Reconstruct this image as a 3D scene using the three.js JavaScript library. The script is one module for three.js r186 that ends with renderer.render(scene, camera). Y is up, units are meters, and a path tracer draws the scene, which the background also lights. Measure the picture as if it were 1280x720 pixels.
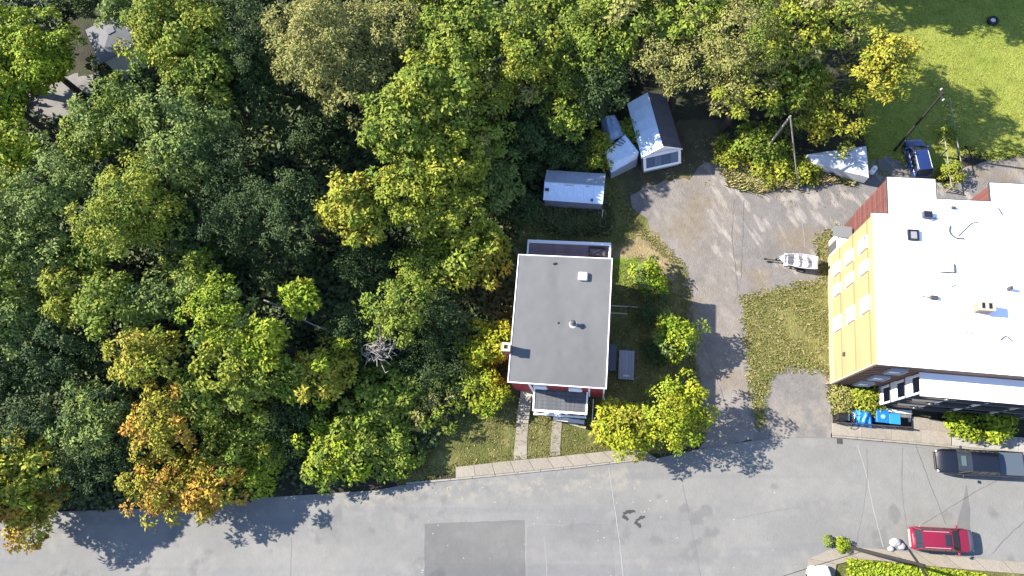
import * as THREE from 'three';
import { mergeGeometries, toCreasedNormals } from 'three/addons/utils/BufferGeometryUtils.js';
import { RoundedBoxGeometry } from 'three/addons/geometries/RoundedBoxGeometry.js';

// ---------------------------------------------------------------- camera, sky, sun, exposure
const scene = new THREE.Scene();
const FOC = 865, CAMH = 60;                       // focal length in pixels of the 1280 x 720 photograph, height above the road
const upCam = new THREE.Vector3(-101, 251, 865).normalize();   // the plumb line meets the picture at (741, 611)
const axX = new THREE.Vector3(1, 0, 0).addScaledVector(upCam, -upCam.x).normalize();
const axZ = new THREE.Vector3().crossVectors(axX, upCam);
const camBasis = new THREE.Matrix4().set(axX.x, axX.y, axX.z, 0, upCam.x, upCam.y, upCam.z, 0, axZ.x, axZ.y, axZ.z, 0, 0, 0, 0, 1);
const camera = new THREE.PerspectiveCamera(2 * Math.atan(360 / FOC) * 180 / Math.PI, 1280 / 720, 0.5, 1500);
camera.position.set(0, CAMH, 0);
camera.quaternion.setFromRotationMatrix(camBasis);
camera.updateMatrixWorld();
scene.add(camera);

const SUN = new THREE.Vector3(-9.0, 6.5, -2.45).normalize();
const sun = new THREE.DirectionalLight(new THREE.Color(1.0, 0.94, 0.85), 4.6);
sun.position.copy(SUN).multiplyScalar(200);
sun.castShadow = true;
sun.shadow.mapSize.set(4096, 4096);
Object.assign(sun.shadow.camera, { left: -90, right: 90, top: 90, bottom: -90, near: 10, far: 420 });
scene.add(sun, sun.target);

{ // clear blue sky, paler to the horizon
  const w = 256, h = 128, d = new Float32Array(w * h * 4);
  for (let j = 0; j < h; j++) for (let i = 0; i < w; i++) {
    const el = ((j + 0.5) / h - 0.5) * Math.PI, s = Math.sin(el), k = (j * w + i) * 4;
    const t = Math.pow(Math.max(0, 1 - Math.max(0, s)), 3);
    let c = [0.112 + 0.30 * t, 0.185 + 0.31 * t, 0.365 + 0.25 * t];
    if (s < 0) c = [0.16, 0.16, 0.15];
    d[k] = c[0]; d[k + 1] = c[1]; d[k + 2] = c[2]; d[k + 3] = 1;
  }
  const sky = new THREE.DataTexture(d, w, h, THREE.RGBAFormat, THREE.FloatType);
  sky.mapping = THREE.EquirectangularReflectionMapping; sky.magFilter = THREE.LinearFilter; sky.needsUpdate = true;
  scene.background = sky; scene.environment = sky;
}
const renderer = new THREE.WebGLRenderer({ antialias: true });
renderer.setSize(1024, 576);
renderer.toneMapping = THREE.LinearToneMapping;
renderer.toneMappingExposure = 3.3;
renderer.shadowMap.enabled = true;

// ---------------------------------------------------------------- helpers
function rng(seed) { let a = seed >>> 0; return () => { a = (a + 0x6D2B79F5) | 0; let t = Math.imul(a ^ (a >>> 15), 1 | a); t = (t + Math.imul(t ^ (t >>> 7), 61 | t)) ^ t; return ((t ^ (t >>> 14)) >>> 0) / 4294967296; }; }
const V = (x, y, z) => new THREE.Vector3(x, y, z);
/** where the line of sight of a photograph pixel meets the level y = h */
function P(px, py, h = 0) {
  const r = V(px - 640, 360 - py, -FOC).applyMatrix4(camBasis);
  return r.multiplyScalar((h - CAMH) / r.y).add(V(0, CAMH, 0));
}
const camInv = camBasis.clone().transpose();
const depthOf = p => -p.clone().sub(V(0, CAMH, 0)).applyMatrix4(camInv).z;
const taken = {};
function numbered(n) { if (!(n in taken)) { taken[n] = 0; return n; } return n + '_' + String(++taken[n]).padStart(3, '0'); }
function tag(o, label, category, group, kind) { o.userData.label = label; o.userData.category = category; if (group) o.userData.group = group; if (kind) o.userData.kind = kind; return o; }
function sh(m) { m.castShadow = true; m.receiveShadow = true; return m; }
function part(name, geo, m, parent, label) {
  const g = Array.isArray(geo) ? merge(geo) : geo;
  const o = sh(new THREE.Mesh(g, m)); o.name = name; parent.add(o); if (label) o.userData.label = label; return o;
}
function merge(list) {
  return mergeGeometries(list.map(g => { const k = g.index ? g.toNonIndexed() : g.clone(); for (const a of Object.keys(k.attributes)) if (!['position', 'normal', 'uv'].includes(a)) k.deleteAttribute(a); if (!k.attributes.uv) k.setAttribute('uv', new THREE.BufferAttribute(new Float32Array(k.attributes.position.count * 2), 2)); return k; }));
}
function thing(name, label, category, [x, y, z] = [0, 0, 0], turn = 0, group) {
  const o = new THREE.Group(); o.name = numbered(name); o.position.set(x, y, z); o.rotation.y = turn; scene.add(o);
  return tag(o, label, category, group);
}
function struct(name, geo, m) { const o = part(numbered(name), geo, m, scene); o.userData.kind = 'structure'; return o; }
function box(w, h, d, x = 0, y = 0, z = 0, rot) { // y is the bottom
  const g = new THREE.BoxGeometry(w, h, d); if (rot) g.applyMatrix4(new THREE.Matrix4().makeRotationFromEuler(new THREE.Euler(...rot)));
  return g.translate(x, y + h / 2, z);
}
function rbox(w, h, d, x = 0, y = 0, z = 0, r = 0.04) { return new RoundedBoxGeometry(w, h, d, 2, Math.min(r, w / 2.01, h / 2.01, d / 2.01)).translate(x, y + h / 2, z); }
function bar(a, b, r0, r1 = r0, seg = 8) { // tapered bar from a to b
  const dir = b.clone().sub(a), L = dir.length(), g = new THREE.CylinderGeometry(r1, r0, L, seg, 1).translate(0, L / 2, 0);
  g.applyQuaternion(new THREE.Quaternion().setFromUnitVectors(V(0, 1, 0), dir.normalize())); return g.translate(a.x, a.y, a.z);
}
function tube(pts, r, seg = 24, rs = 6) { return new THREE.TubeGeometry(new THREE.CatmullRomCurve3(pts), seg, r, rs); }
function quad(a, b, c, d) { // flat four-sided face
  const g = new THREE.BufferGeometry(), l = a.distanceTo(b), m = b.distanceTo(c);
  g.setAttribute('position', new THREE.BufferAttribute(new Float32Array([a, b, c, a, c, d].flatMap(p => [p.x, p.y, p.z])), 3));
  g.setAttribute('uv', new THREE.BufferAttribute(new Float32Array([0, 0, l, 0, l, m, 0, 0, l, m, 0, m]), 2)); g.computeVertexNormals(); return g;
}
function slab(top, t) { // a sheet of thickness t hanging under the four corner points
  const [a, b, c, d] = top, n = b.clone().sub(a).cross(d.clone().sub(a)).normalize(); if (n.y < 0) n.negate();
  const [e, f, g, h] = top.map(p => p.clone().addScaledVector(n, -t));
  return merge([quad(a, b, c, d), quad(e, h, g, f), quad(a, e, f, b), quad(b, f, g, c), quad(c, g, h, d), quad(d, h, e, a)]);
}

// ---- value noise and textures
const ALB = 0.76; // the base colours below were estimated for a lower exposure; white paint keeps its own
const PERM = (() => { const r = rng(11), p = new Float32Array(65536); for (let i = 0; i < 65536; i++) p[i] = r(); return p; })();
function vn(x, y) { const xi = Math.floor(x), yi = Math.floor(y), fx = x - xi, fy = y - yi, u = fx * fx * (3 - 2 * fx), v = fy * fy * (3 - 2 * fy); const a = xi & 255, b = (xi + 1) & 255, c = (yi & 255) << 8, d = ((yi + 1) & 255) << 8; const p = PERM[a + c], q = PERM[b + c], r = PERM[a + d], s = PERM[b + d]; return p + (q - p) * u + (r - p) * v + (p - q - r + s) * u * v; }
function fbm(x, y, o = 4) { let s = 0, a = 0.5, t = 0; for (let i = 0; i < o; i++) { s += a * vn(x, y); t += a; a *= 0.5; x = x * 2.03 + 17.3; y = y * 2.03 + 9.1; } return s / t; }
const toS = c => { c = Math.min(1, Math.max(0, c)); return 255 * (c <= 0.0031308 ? 12.92 * c : 1.055 * Math.pow(c, 1 / 2.4) - 0.055); };
/** a colour map over the world rectangle x0..x0+w, z0..z0+d metres; fn returns linear rgb */
function worldMap(x0, z0, w, d, nx, ny, fn) {
  const a = new Uint8Array(nx * ny * 4);
  for (let j = 0; j < ny; j++) for (let i = 0; i < nx; i++) {
    const c = fn(x0 + (i + 0.5) / nx * w, z0 + (j + 0.5) / ny * d), k = (j * nx + i) * 4;
    a[k] = toS(c[0] * ALB); a[k + 1] = toS(c[1] * ALB); a[k + 2] = toS(c[2] * ALB); a[k + 3] = 255;
  }
  const t = new THREE.DataTexture(a, nx, ny); t.colorSpace = THREE.SRGBColorSpace; t.wrapS = t.wrapT = THREE.RepeatWrapping; t.magFilter = THREE.LinearFilter; t.minFilter = THREE.LinearMipmapLinearFilter; t.generateMipmaps = true;
  t.repeat.set(1 / w, 1 / d); t.offset.set(-x0 / w, -z0 / d); t.needsUpdate = true; return t;
}
/** grey height map that repeats every s metres */
function bumpMap(s, n, fn) {
  const a = new Uint8Array(n * n * 4);
  for (let j = 0; j < n; j++) for (let i = 0; i < n; i++) { const v = 255 * Math.min(1, Math.max(0, fn(i / n * s, j / n * s, i, j))), k = (j * n + i) * 4; a[k] = a[k + 1] = a[k + 2] = v; a[k + 3] = 255; }
  const t = new THREE.DataTexture(a, n, n); t.wrapS = t.wrapT = THREE.RepeatWrapping; t.magFilter = THREE.LinearFilter; t.repeat.set(1 / s, 1 / s); t.needsUpdate = true; return t;
}
const mixc = (a, b, t) => [a[0] + (b[0] - a[0]) * t, a[1] + (b[1] - a[1]) * t, a[2] + (b[2] - a[2]) * t];
const sst = (a, b, x) => { const t = Math.min(1, Math.max(0, (x - a) / (b - a))); return t * t * (3 - 2 * t); };
const lin = (r, g, b) => new THREE.Color().setRGB(r, g, b);
function mat(r, g, b, rough = 0.8, extra = {}) { return new THREE.MeshStandardMaterial({ color: Math.min(r, g, b) > 0.6 ? lin(r, g, b) : lin(r * ALB, g * ALB, b * ALB), roughness: rough, side: THREE.DoubleSide, ...extra }); }
const grainBump = bumpMap(4, 256, (x, y) => fbm(x * 16, y * 16, 3));
const grassBump = bumpMap(6, 256, (x, y) => fbm(x * 10 + 3, y * 10, 4));
/** small tiling map of tone around 1, for painted and moulded surfaces: multiplies the colour */
function toneMap(s, n, amp, fn) {
  const a = new Uint8Array(n * n * 4);
  for (let j = 0; j < n; j++) for (let i = 0; i < n; i++) { const v = 255 * Math.min(1, 1 - amp * fn(i / n * s, j / n * s)), k = (j * n + i) * 4; a[k] = a[k + 1] = a[k + 2] = v; a[k + 3] = 255; }
  const t = new THREE.DataTexture(a, n, n); t.colorSpace = THREE.SRGBColorSpace; t.wrapS = t.wrapT = THREE.MirroredRepeatWrapping; t.magFilter = THREE.LinearFilter; t.repeat.set(1 / s, 1 / s); t.needsUpdate = true; return t;
}
const weather = toneMap(9, 256, 0.22, (x, y) => 0.6 * fbm(x * 0.9, y * 0.9, 4) + 0.4 * fbm(x * 9, y * 3, 3));
const streaky = toneMap(5, 256, 0.35, (x, y) => fbm(x * 8, y * 0.8, 4));
const concreteTone = toneMap(7, 256, 0.3, (x, y) => 0.5 * fbm(x * 1.3, y * 1.3, 4) + 0.5 * fbm(x * 14, y * 14, 2));

// ---- flat ground polygons
function inPoly(x, z, pts) { let c = false; for (let i = 0, j = pts.length - 1; i < pts.length; j = i++) { const a = pts[i], b = pts[j]; if ((a.z > z) !== (b.z > z) && x < (b.x - a.x) * (z - a.z) / (b.z - a.z) + a.x) c = !c; } return c; }
function distPoly(x, z, pts) { let m = 1e9; for (let i = 0, j = pts.length - 1; i < pts.length; j = i++) { const a = pts[j], b = pts[i], dx = b.x - a.x, dz = b.z - a.z, t = Math.min(1, Math.max(0, ((x - a.x) * dx + (z - a.z) * dz) / (dx * dx + dz * dz))); m = Math.min(m, Math.hypot(x - a.x - dx * t, z - a.z - dz * t)); } return inPoly(x, z, pts) ? m : -m; }
const px = list => list.map(([x, y]) => P(x, y, 0));
function ragged(pts, amp, step = 0.5) { // uneven outline
  const out = []; for (let i = 0; i < pts.length; i++) { const a = pts[i], b = pts[(i + 1) % pts.length], L = Math.hypot(b.x - a.x, b.z - a.z), n = Math.max(1, Math.round(L / step)); for (let k = 0; k < n; k++) { const x = a.x + (b.x - a.x) * k / n, z = a.z + (b.z - a.z) * k / n; out.push(V(x + amp * (fbm(x * 1.1 + 40, z * 1.1, 4) - 0.5) * 4, 0, z + amp * (fbm(x * 1.1, z * 1.1 + 70, 4) - 0.5) * 4)); } }
  return out;
}
function sheet(pts, y) {
  const s = new THREE.Shape(pts.map(p => new THREE.Vector2(p.x, -p.z))), g = new THREE.ShapeGeometry(s).rotateX(-Math.PI / 2).translate(0, y, 0);
  const p = g.attributes.position, uv = g.attributes.uv; for (let i = 0; i < p.count; i++) uv.setXY(i, p.getX(i), p.getZ(i)); return g;
}
function ribbon(pts, w, y, jit = 0.03, seed = 1) { // flat strip along a line
  const r = rng(seed), c = new THREE.CatmullRomCurve3(pts, false, 'centripetal'), n = Math.max(6, Math.round(c.getLength() / 0.3)), pos = [], idx = [];
  for (let i = 0; i <= n; i++) { const p = c.getPoint(i / n), t = c.getTangent(i / n), ox = -t.z, oz = t.x, k = w * (0.5 + 0.5 * r()), j = (r() - 0.5) * jit; pos.push(p.x + ox * (k / 2 + j), y, p.z + oz * (k / 2 + j), p.x - ox * (k / 2 - j), y, p.z - oz * (k / 2 - j)); if (i < n) { const q = i * 2; idx.push(q, q + 2, q + 1, q + 1, q + 2, q + 3); } }
  const g = new THREE.BufferGeometry(); g.setAttribute('position', new THREE.Float32BufferAttribute(pos, 3)); g.setIndex(idx); g.computeVertexNormals();
  const nn = g.attributes.normal; for (let i = 0; i < nn.count; i++) nn.setXYZ(i, 0, 1, 0); return g;
}

// ---------------------------------------------------------------- the ground
const X0 = -72, Z0 = -62, GW = 122, GD = 76;
const lawnNE = px([[1040, -160], [1420, -160], [1420, 190], [1290, 190], [1240, 196], [1205, 185], [1150, 250], [1080, 200], [1080, 120]]);
const lawnHouse = px([[690, 255], [790, 190], [850, 150], [900, 150], [930, 200], [900, 260], [900, 330], [900, 420], [900, 500], [900, 545], [826, 566], [700, 573], [570, 590], [505, 604], [490, 590], [560, 500], [600, 400], [600, 290]]);
const dryGrass = px([[775, 330], [768, 315], [800, 292], [830, 290], [852, 320], [858, 360], [838, 352], [800, 318]]);
const lushPatch = px([[763, 322], [800, 324], [800, 358], [763, 358]]);
const darkDirt = px([[850, 130], [905, 130], [910, 195], [870, 215], [790, 260], [760, 220], [800, 195]]);
const driveN = px([[818, 292], [792, 258], [788, 244], [812, 230], [862, 222], [884, 205], [905, 205], [925, 232], [960, 236], [1005, 222], [1060, 218], [1110, 196], [1190, 240], [1200, 300], [1060, 290], [1035, 300], [1020, 316], [1028, 352], [985, 362], [932, 372], [934, 420], [940, 480], [950, 520], [958, 549], [876, 562], [884, 540], [868, 455], [858, 372], [850, 330]]);
const pad = px([[956, 549], [952, 520], [956, 490], [962, 468], [985, 458], [1036, 464], [1042, 500], [1040, 549]]);
const grassStrip = px([[930, 372], [985, 361], [1028, 352], [1022, 300], [1050, 285], [1064, 340], [1060, 470], [1042, 470], [1036, 463], [985, 457], [960, 466], [953, 490], [950, 532], [942, 490], [934, 430]]);

const soilMap = worldMap(X0, Z0, GW, GD, 1024, 640, (x, z) => {
  const n = fbm(x * 0.35, z * 0.35, 4), m = fbm(x * 2.2 + 5, z * 2.2, 3);
  let c = mixc([0.026, 0.022, 0.013], [0.040, 0.045, 0.017], sst(0.4, 0.65, n)); return mixc(c, [0.06, 0.05, 0.032], sst(0.62, 0.8, m) * 0.6);
});
const soilM = new THREE.MeshStandardMaterial({ map: soilMap, bumpMap: grassBump, bumpScale: 0.08, roughness: 1 });
{ const g = new THREE.PlaneGeometry(900, 900).rotateX(-Math.PI / 2), p = g.attributes.position, uv = g.attributes.uv; for (let i = 0; i < p.count; i++) uv.setXY(i, p.getX(i), p.getZ(i)); struct('ground', g, soilM); }

const lawnMap = worldMap(X0, Z0, GW, GD, 2048, 1280, (x, z) => {
  const n = fbm(x * 0.22 + 3, z * 0.22, 3), m = fbm(x * 1.4, z * 1.4 + 8, 4), f = vn(x * 7.3, z * 7.3) - 0.5, w = (fbm(x * 0.9 + 31, z * 0.9, 4) - 0.5) * 2.4;
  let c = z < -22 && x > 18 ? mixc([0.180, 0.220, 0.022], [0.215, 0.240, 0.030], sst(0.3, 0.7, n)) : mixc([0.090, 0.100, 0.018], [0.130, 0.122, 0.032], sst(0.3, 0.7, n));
  if (x > 11 && x < 24 && z > -23 && z < -3) c = mixc([0.150, 0.150, 0.040], [0.19, 0.168, 0.070], sst(0.35, 0.7, n));
  c = mixc(c, [0.20, 0.175, 0.065], sst(0.52, 0.78, m) * (x > 18 && z < -22 ? 0.2 : 0.5));
  if (x > 0 && x < 14 && z > -36 && z < -12) {
  c = mixc(c, [0.27, 0.205, 0.105], sst(-0.9, 0.3, distPoly(x, z, dryGrass) + w * 0.7) * (0.75 + 0.25 * m));
  c = mixc(c, [0.120, 0.185, 0.012], sst(-0.2, 0.3, distPoly(x, z, lushPatch) + w * 0.25));
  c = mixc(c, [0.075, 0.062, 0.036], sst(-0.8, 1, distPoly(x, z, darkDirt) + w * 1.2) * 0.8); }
  const k = 1 + f * 0.35 + (m - 0.5) * 0.5; return [c[0] * k, c[1] * k, c[2] * k];
});
const lawnM = new THREE.MeshStandardMaterial({ map: lawnMap, bumpMap: grassBump, bumpScale: 0.07, roughness: 1 });
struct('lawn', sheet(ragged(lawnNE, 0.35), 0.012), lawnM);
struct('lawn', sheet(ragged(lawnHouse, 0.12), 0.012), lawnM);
struct('lawn', sheet(ragged(grassStrip, 0.34, 0.3), 0.030), lawnM);
struct('lawn', sheet(px([[1040, 760], [1040, 712], [1046, 704], [1060, 697], [1130, 702], [1300, 717], [1420, 730], [1420, 1100], [1000, 1100]]), 0.044), lawnM);

const driveMap = worldMap(X0 + 70, Z0 + 20, 44, 46, 1024, 1024, (x, z) => {
  const lane = sst(13.6, 12.9, x + (fbm(z * 0.4, 3, 2) - 0.5) * 1.2 - Math.max(0, -z - 22) * 0.15), n = fbm(x * 0.5, z * 0.5, 4), m = fbm(x * 3.1, z * 3.1, 4), f = vn(x * 13, z * 13) - 0.5;
  let c = mixc([0.186, 0.172, 0.160], [0.212, 0.188, 0.164], lane);
  c = mixc(c, [0.36, 0.325, 0.28], sst(0.52, 0.75, fbm(x * 1.7 - z * 0.9, (x + z) * 0.45, 4)) * (x > 11 && z < -18 ? 0.75 : 0.25));
  c = mixc(c, [0.14, 0.13, 0.122], sst(0.56, 0.74, n) * 0.4);
  c = mixc(c, [0.20, 0.158, 0.105], sst(0.5, 0.75, fbm(x * 0.33 + 60, z * 0.33, 4)) * 0.7);
  const k = 1 + f * 0.12 + (m - 0.5) * 0.32; return [c[0] * k, c[1] * k, c[2] * k];
});
const driveM = new THREE.MeshStandardMaterial({ map: driveMap, bumpMap: grainBump, bumpScale: 0.03, roughness: 0.95 });
const driveway = struct('driveway', sheet(ragged(driveN, 0.26, 0.3), 0.020), driveM);
const padMap = worldMap(10, -14, 14, 14, 512, 512, (x, z) => { const n = fbm(x * 0.6 + 4, z * 0.35, 4), m = fbm(x * 4, z * 4, 4), k = 0.9 + 0.3 * (m - 0.5) + 0.2 * vn(x * 14, z * 14) - 0.1; return mixc([0.19, 0.18, 0.168], [0.265, 0.235, 0.20], sst(0.35, 0.65, n)).map(c => c * k); });
struct('parking_pad', sheet(ragged(pad, 0.14, 0.3), 0.025), new THREE.MeshStandardMaterial({ map: padMap, bumpMap: grainBump, bumpScale: 0.02, roughness: 0.95 }));
const lot = px([[1195, 215], [1240, 200], [1300, 192], [1420, 200], [1420, 300], [1180, 300], [1182, 236]]);
struct('parking_lot', sheet(ragged(lot, 0.2), 0.026), driveM);

// road: everything south of the kerb line
const kerbLine = px([[-260, 662], [0, 650], [60, 640], [230, 634], [330, 622], [470, 613], [505, 606], [568, 600], [700, 587], [760, 580], [822, 573]]);
const kerbEast = px([[1040, 546], [1190, 560], [1300, 570], [1420, 580]]);
const roadPts = [...kerbLine, ...px([[876, 561], [958, 548], [1040, 547]]), ...kerbEast.slice(1), V(60, 0, 0.5), V(60, 0, 32), V(-90, 0, 32), V(-90, 0, 5)];
const roadMap = worldMap(-75, -10, 120, 44, 2048, 768, (x, z) => {
  const n = fbm(x * 0.16, z * 0.3, 4), m = fbm(x * 1.9, z * 1.9, 4), f = vn(x * 9.7, z * 9.7) - 0.5, tr = fbm(x * 0.05, z * 1.1 + 4, 3);
  let c = mixc([0.203, 0.197, 0.182], [0.236, 0.228, 0.207], sst(0.3, 0.7, n));
  c = mixc(c, [0.165, 0.167, 0.172], sst(0.55, 0.72, tr) * 0.35);
  c = mixc(c, [0.27, 0.255, 0.225], sst(0.58, 0.80, fbm(x * 0.8 + 9, z * 0.8, 4)) * 0.45);
  const kz = x < 4 ? 1.1 + (x + 45) * -0.0 - 0.068 * (x + 18) : 99; // sand washed out along the kerb
  c = mixc(c, [0.31, 0.275, 0.215], sst(0.40, 0.72, m * 0.6 + 0.4 * fbm(x * 6, z * 6, 3)) * sst(1.5, 0.1, Math.abs(z - kz + 0.5)) * (x > -22 ? 0.6 : 0.25));
  if (x > 20) c = mixc(c, [0.215, 0.21, 0.196], 0.5);
  c = mixc(c, [0.125, 0.122, 0.12], sst(0.66, 0.80, fbm(x * 0.55 + 21, z * 0.55 + 7, 4)) * 0.5); // oil stains
  const k = 1 + f * 0.07 + (m - 0.5) * 0.15; return [c[0] * k, c[1] * k, c[2] * k];
});
const roadM = new THREE.MeshStandardMaterial({ map: roadMap, bumpMap: grainBump, bumpScale: 0.012, roughness: 0.93 });
const road = struct('road', sheet(roadPts, 0.034), roadM);
const patchM = new THREE.MeshStandardMaterial({ color: lin(0.70, 0.70, 0.715), map: roadMap, bumpMap: grainBump, bumpScale: 0.012, roughness: 0.93 });
const patchM2 = new THREE.MeshStandardMaterial({ color: lin(0.90, 0.9, 0.92), map: roadMap, bumpMap: grainBump, bumpScale: 0.012, roughness: 0.93 });
const paleM = new THREE.MeshStandardMaterial({ color: lin(1.0, 1.0, 0.98), map: roadMap, bumpMap: grainBump, bumpScale: 0.012, roughness: 0.93 });
part('asphalt_patch', sheet(ragged(px([[531, 655], [600, 652], [656, 650], [657, 790], [530, 790]]), 0.03), 0.038), patchM, road, 'darker rectangular asphalt patch');
part('asphalt_patch', sheet(px([[1208, 606], [1212, 636], [1212, 664], [1207, 676], [1192, 668], [1203, 628]]), 0.042), patchM, road);
part('asphalt_patch', sheet(ragged(px([[1086, 592], [1280, 598], [1280, 640], [1200, 632], [1180, 680], [1072, 680]]), 0.05), 0.038), paleM, road);
part('asphalt_patch', sheet(ragged(px([[660, 658], [765, 655], [772, 780], [660, 780]]), 0.12), 0.038), patchM2, road);
const wireShadowM = mat(0.115, 0.115, 0.118, 0.9), seamPale = mat(0.30, 0.295, 0.28, 0.95), seamMid = mat(0.165, 0.165, 0.165, 0.9);
const line = (pts, w, m, seed, y = 0.042) => part('crack_wire_or_shadow', ribbon(px(pts), w, y, 0.05, seed), m, road);
line([[761, 584], [766, 620], [772, 660], [777, 700], [783, 760]], 0.10, seamPale, 1);
line([[853, 605], [862, 650], [872, 700], [878, 740]], 0.05, seamMid, 2);
line([[1071, 556], [1082, 590], [1090, 630], [1104, 684]], 0.10, seamPale, 3);
line([[1083, 560], [1084, 600], [1074, 660], [1070, 682]], 0.05, seamMid, 4);
line([[1128, 560], [1127, 610], [1132, 650], [1138, 676]], 0.09, seamMid, 5);
line([[1143, 554], [1160, 598], [1182, 655]], 0.06, wireShadowM, 6);  // shadow of an overhead wire, drawn as a flat dark strip
line([[1152, 656], [1175, 642], [1210, 620], [1252, 597]], 0.06, wireShadowM, 7);  // second wire shadow, painted on the asphalt as a dark strip
line([[1240, 692], [1258, 672], [1282, 650]], 0.06, wireShadowM, 8);  // straight dark strip of the same kind, drawn for a wire
line([[920, 648], [960, 640], [1000, 634]], 0.04, seamMid, 9);
line([[365, 672], [364, 700], [363, 740]], 0.05, seamMid, 10);
line([[680, 670], [683, 700], [684, 740]], 0.05, seamPale, 12);
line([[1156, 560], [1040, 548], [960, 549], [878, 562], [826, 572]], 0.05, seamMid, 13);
for (const [a, b, c, d] of [[779, 642, 794, 639], [778, 645, 785, 650], [795, 651, 806, 646], [793, 653, 801, 659]]) part('tar_spot', ribbon(px([[a, b], [(a + c) / 2, (b + d) / 2 - 1], [c, d]]), 0.32, 0.046, 0.08, a), mat(0.05, 0.048, 0.042, 0.9), road);
{ const r = rng(77), fleck = mat(0.5, 0.49, 0.46, 0.9); const g = []; // litter flecks
  for (let i = 0; i < 50; i++) { const p = P(520 + r() * 480, 600 + r() * 125), q = V(p.x + (r() - 0.5) * 0.3, 0, p.z + (r() - 0.5) * 0.2); if (p.z > kerbLine[8].z + 1) g.push(ribbon([p, q], 0.02 + r() * 0.06, 0.045, 0.02, i)); }
  const o = part('litter_flecks', g, fleck, road); o.userData.kind = 'stuff'; }
{ const dm = mat(0.12, 0.12, 0.12, 0.95); let i = 0;
  for (const l of [[[918, 250], [915, 300], [922, 360], [918, 380]], [[985, 228], [1000, 262], [1006, 310]], [[930, 250], [928, 300], [926, 350]], [[880, 430], [905, 500], [915, 540]]]) part('crack_wire_or_shadow', ribbon(px(l), 0.06, 0.03, 0.1, 40 + i), i++ === 1 ? seamPale : dm, driveway); }  // the pale strip stands for a guy wire, laid flat on the drive

// sidewalks, kerbs and paths: one mesh for each slab
const concM = [0, 1, 2].map(i => mat(0.385 + 0.025 * i, 0.335 + 0.022 * i, 0.265 + 0.018 * i, 0.92, { map: concreteTone, bumpMap: grainBump, bumpScale: 0.012 }));
const kerbM = mat(0.44, 0.40, 0.33, 0.92, { map: concreteTone });
/** slabs between two rows of points (the street side first), tops at y = h */
function slabs(parent, name, front, back, len, h, mats, gap = 0.012) {
  const cf = new THREE.CatmullRomCurve3(front, false, 'centripetal'), cb = new THREE.CatmullRomCurve3(back, false, 'centripetal');
  const n = Math.max(1, Math.round(cf.getLength() / len)), e = gap / cf.getLength() * 0.5 + 0.0005, r = rng(n * 7 + 3);
  for (let i = 0; i < n; i++) { const a = i / n + e, b = (i + 1) / n - e, dy = r() * 0.012; part(name, slab([cf.getPointAt(a), cf.getPointAt(b), cb.getPointAt(b), cb.getPointAt(a)].map(p => V(p.x, h + dy, p.z)), h + 0.02), mats[Math.floor(r() * mats.length)], parent); }
}
function structGroup(name) { const g = new THREE.Group(); g.name = numbered(name); g.userData.kind = 'structure'; scene.add(g); return g; }
const walkW = structGroup('sidewalk');
slabs(walkW, 'slab', px([[570, 597.5], [700, 584.5], [818, 571]]), px([[570, 584], [640, 576], [700, 570.5], [760, 564], [800, 561]]), 1.75, 0.13, concM);
const kerbW = structGroup('kerb');
slabs(kerbW, 'kerb_stone', px([[508, 605.5], [568, 600], [700, 587], [820, 573]]), px([[508, 603], [568, 597.9], [700, 584.9], [820, 571.2]]), 1.9, 0.11, [kerbM]);
const walkE = structGroup('sidewalk');
slabs(walkE, 'slab', px([[1040, 544], [1100, 549], [1188, 557]]), px([[1040, 529], [1100, 533], [1188, 541]]), 2.4, 0.13, concM);
slabs(walkE, 'slab', px([[1189, 557], [1240, 562], [1300, 568], [1400, 578]]), px([[1189, 540], [1240, 544], [1300, 549], [1400, 558]]), 2.4, 0.125, [mat(0.50, 0.475, 0.42, 0.92, { map: concreteTone })]);
const kerbE = structGroup('kerb');
slabs(kerbE, 'kerb_stone', px([[1040, 546.5], [1100, 551.5], [1190, 559.5], [1300, 571], [1400, 581]]), px([[1040, 544.4], [1100, 549.4], [1190, 557.4], [1300, 568.6], [1400, 578.5]]), 2, 0.11, [kerbM]);
const walkS = structGroup('sidewalk');
slabs(walkS, 'slab', px([[1003, 730], [1004, 712], [1012, 698], [1036, 686], [1070, 684], [1130, 689], [1200, 696], [1300, 704], [1400, 713]]), px([[1040, 735], [1040, 718], [1042, 710], [1052, 700], [1080, 699], [1130, 704], [1200, 711], [1300, 719], [1400, 728]]), 2.1, 0.13, concM);
const path1 = structGroup('garden_path'), path2 = structGroup('garden_path');
slabs(path1, 'slab', px([[658.5, 574], [659, 550], [661, 521]]), px([[641.5, 575], [644, 550], [647, 521]]), 1.4, 0.05, concM);
slabs(path2, 'slab', px([[700, 569], [701.5, 540], [703, 523]]), px([[687.5, 570], [689.5, 540], [691, 520]]), 1.4, 0.05, concM);
{ const fr = structGroup('garden_path'); slabs(fr, 'slab', px([[1138, 536], [1175, 540], [1188, 541]]), px([[1139, 521], [1165, 524], [1186, 528]]), 1.6, 0.11, concM); }
tagDrain();
function tagDrain() { const p = P(1049, 550); const g = thing('storm_drain', 'small dark square storm drain grate in the road by the kerb', 'drain', [p.x, 0.03, p.z + 0.1], -0.1); part('grate_frame', box(0.42, 0.03, 0.42), mat(0.05, 0.045, 0.04, 0.7), g); for (let i = 0; i < 4; i++) part('grate_bar', box(0.3, 0.012, 0.035, 0, 0.031, -0.12 + i * 0.08), mat(0.09, 0.07, 0.05, 0.6), g); }
console.log('ground done');

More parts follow.
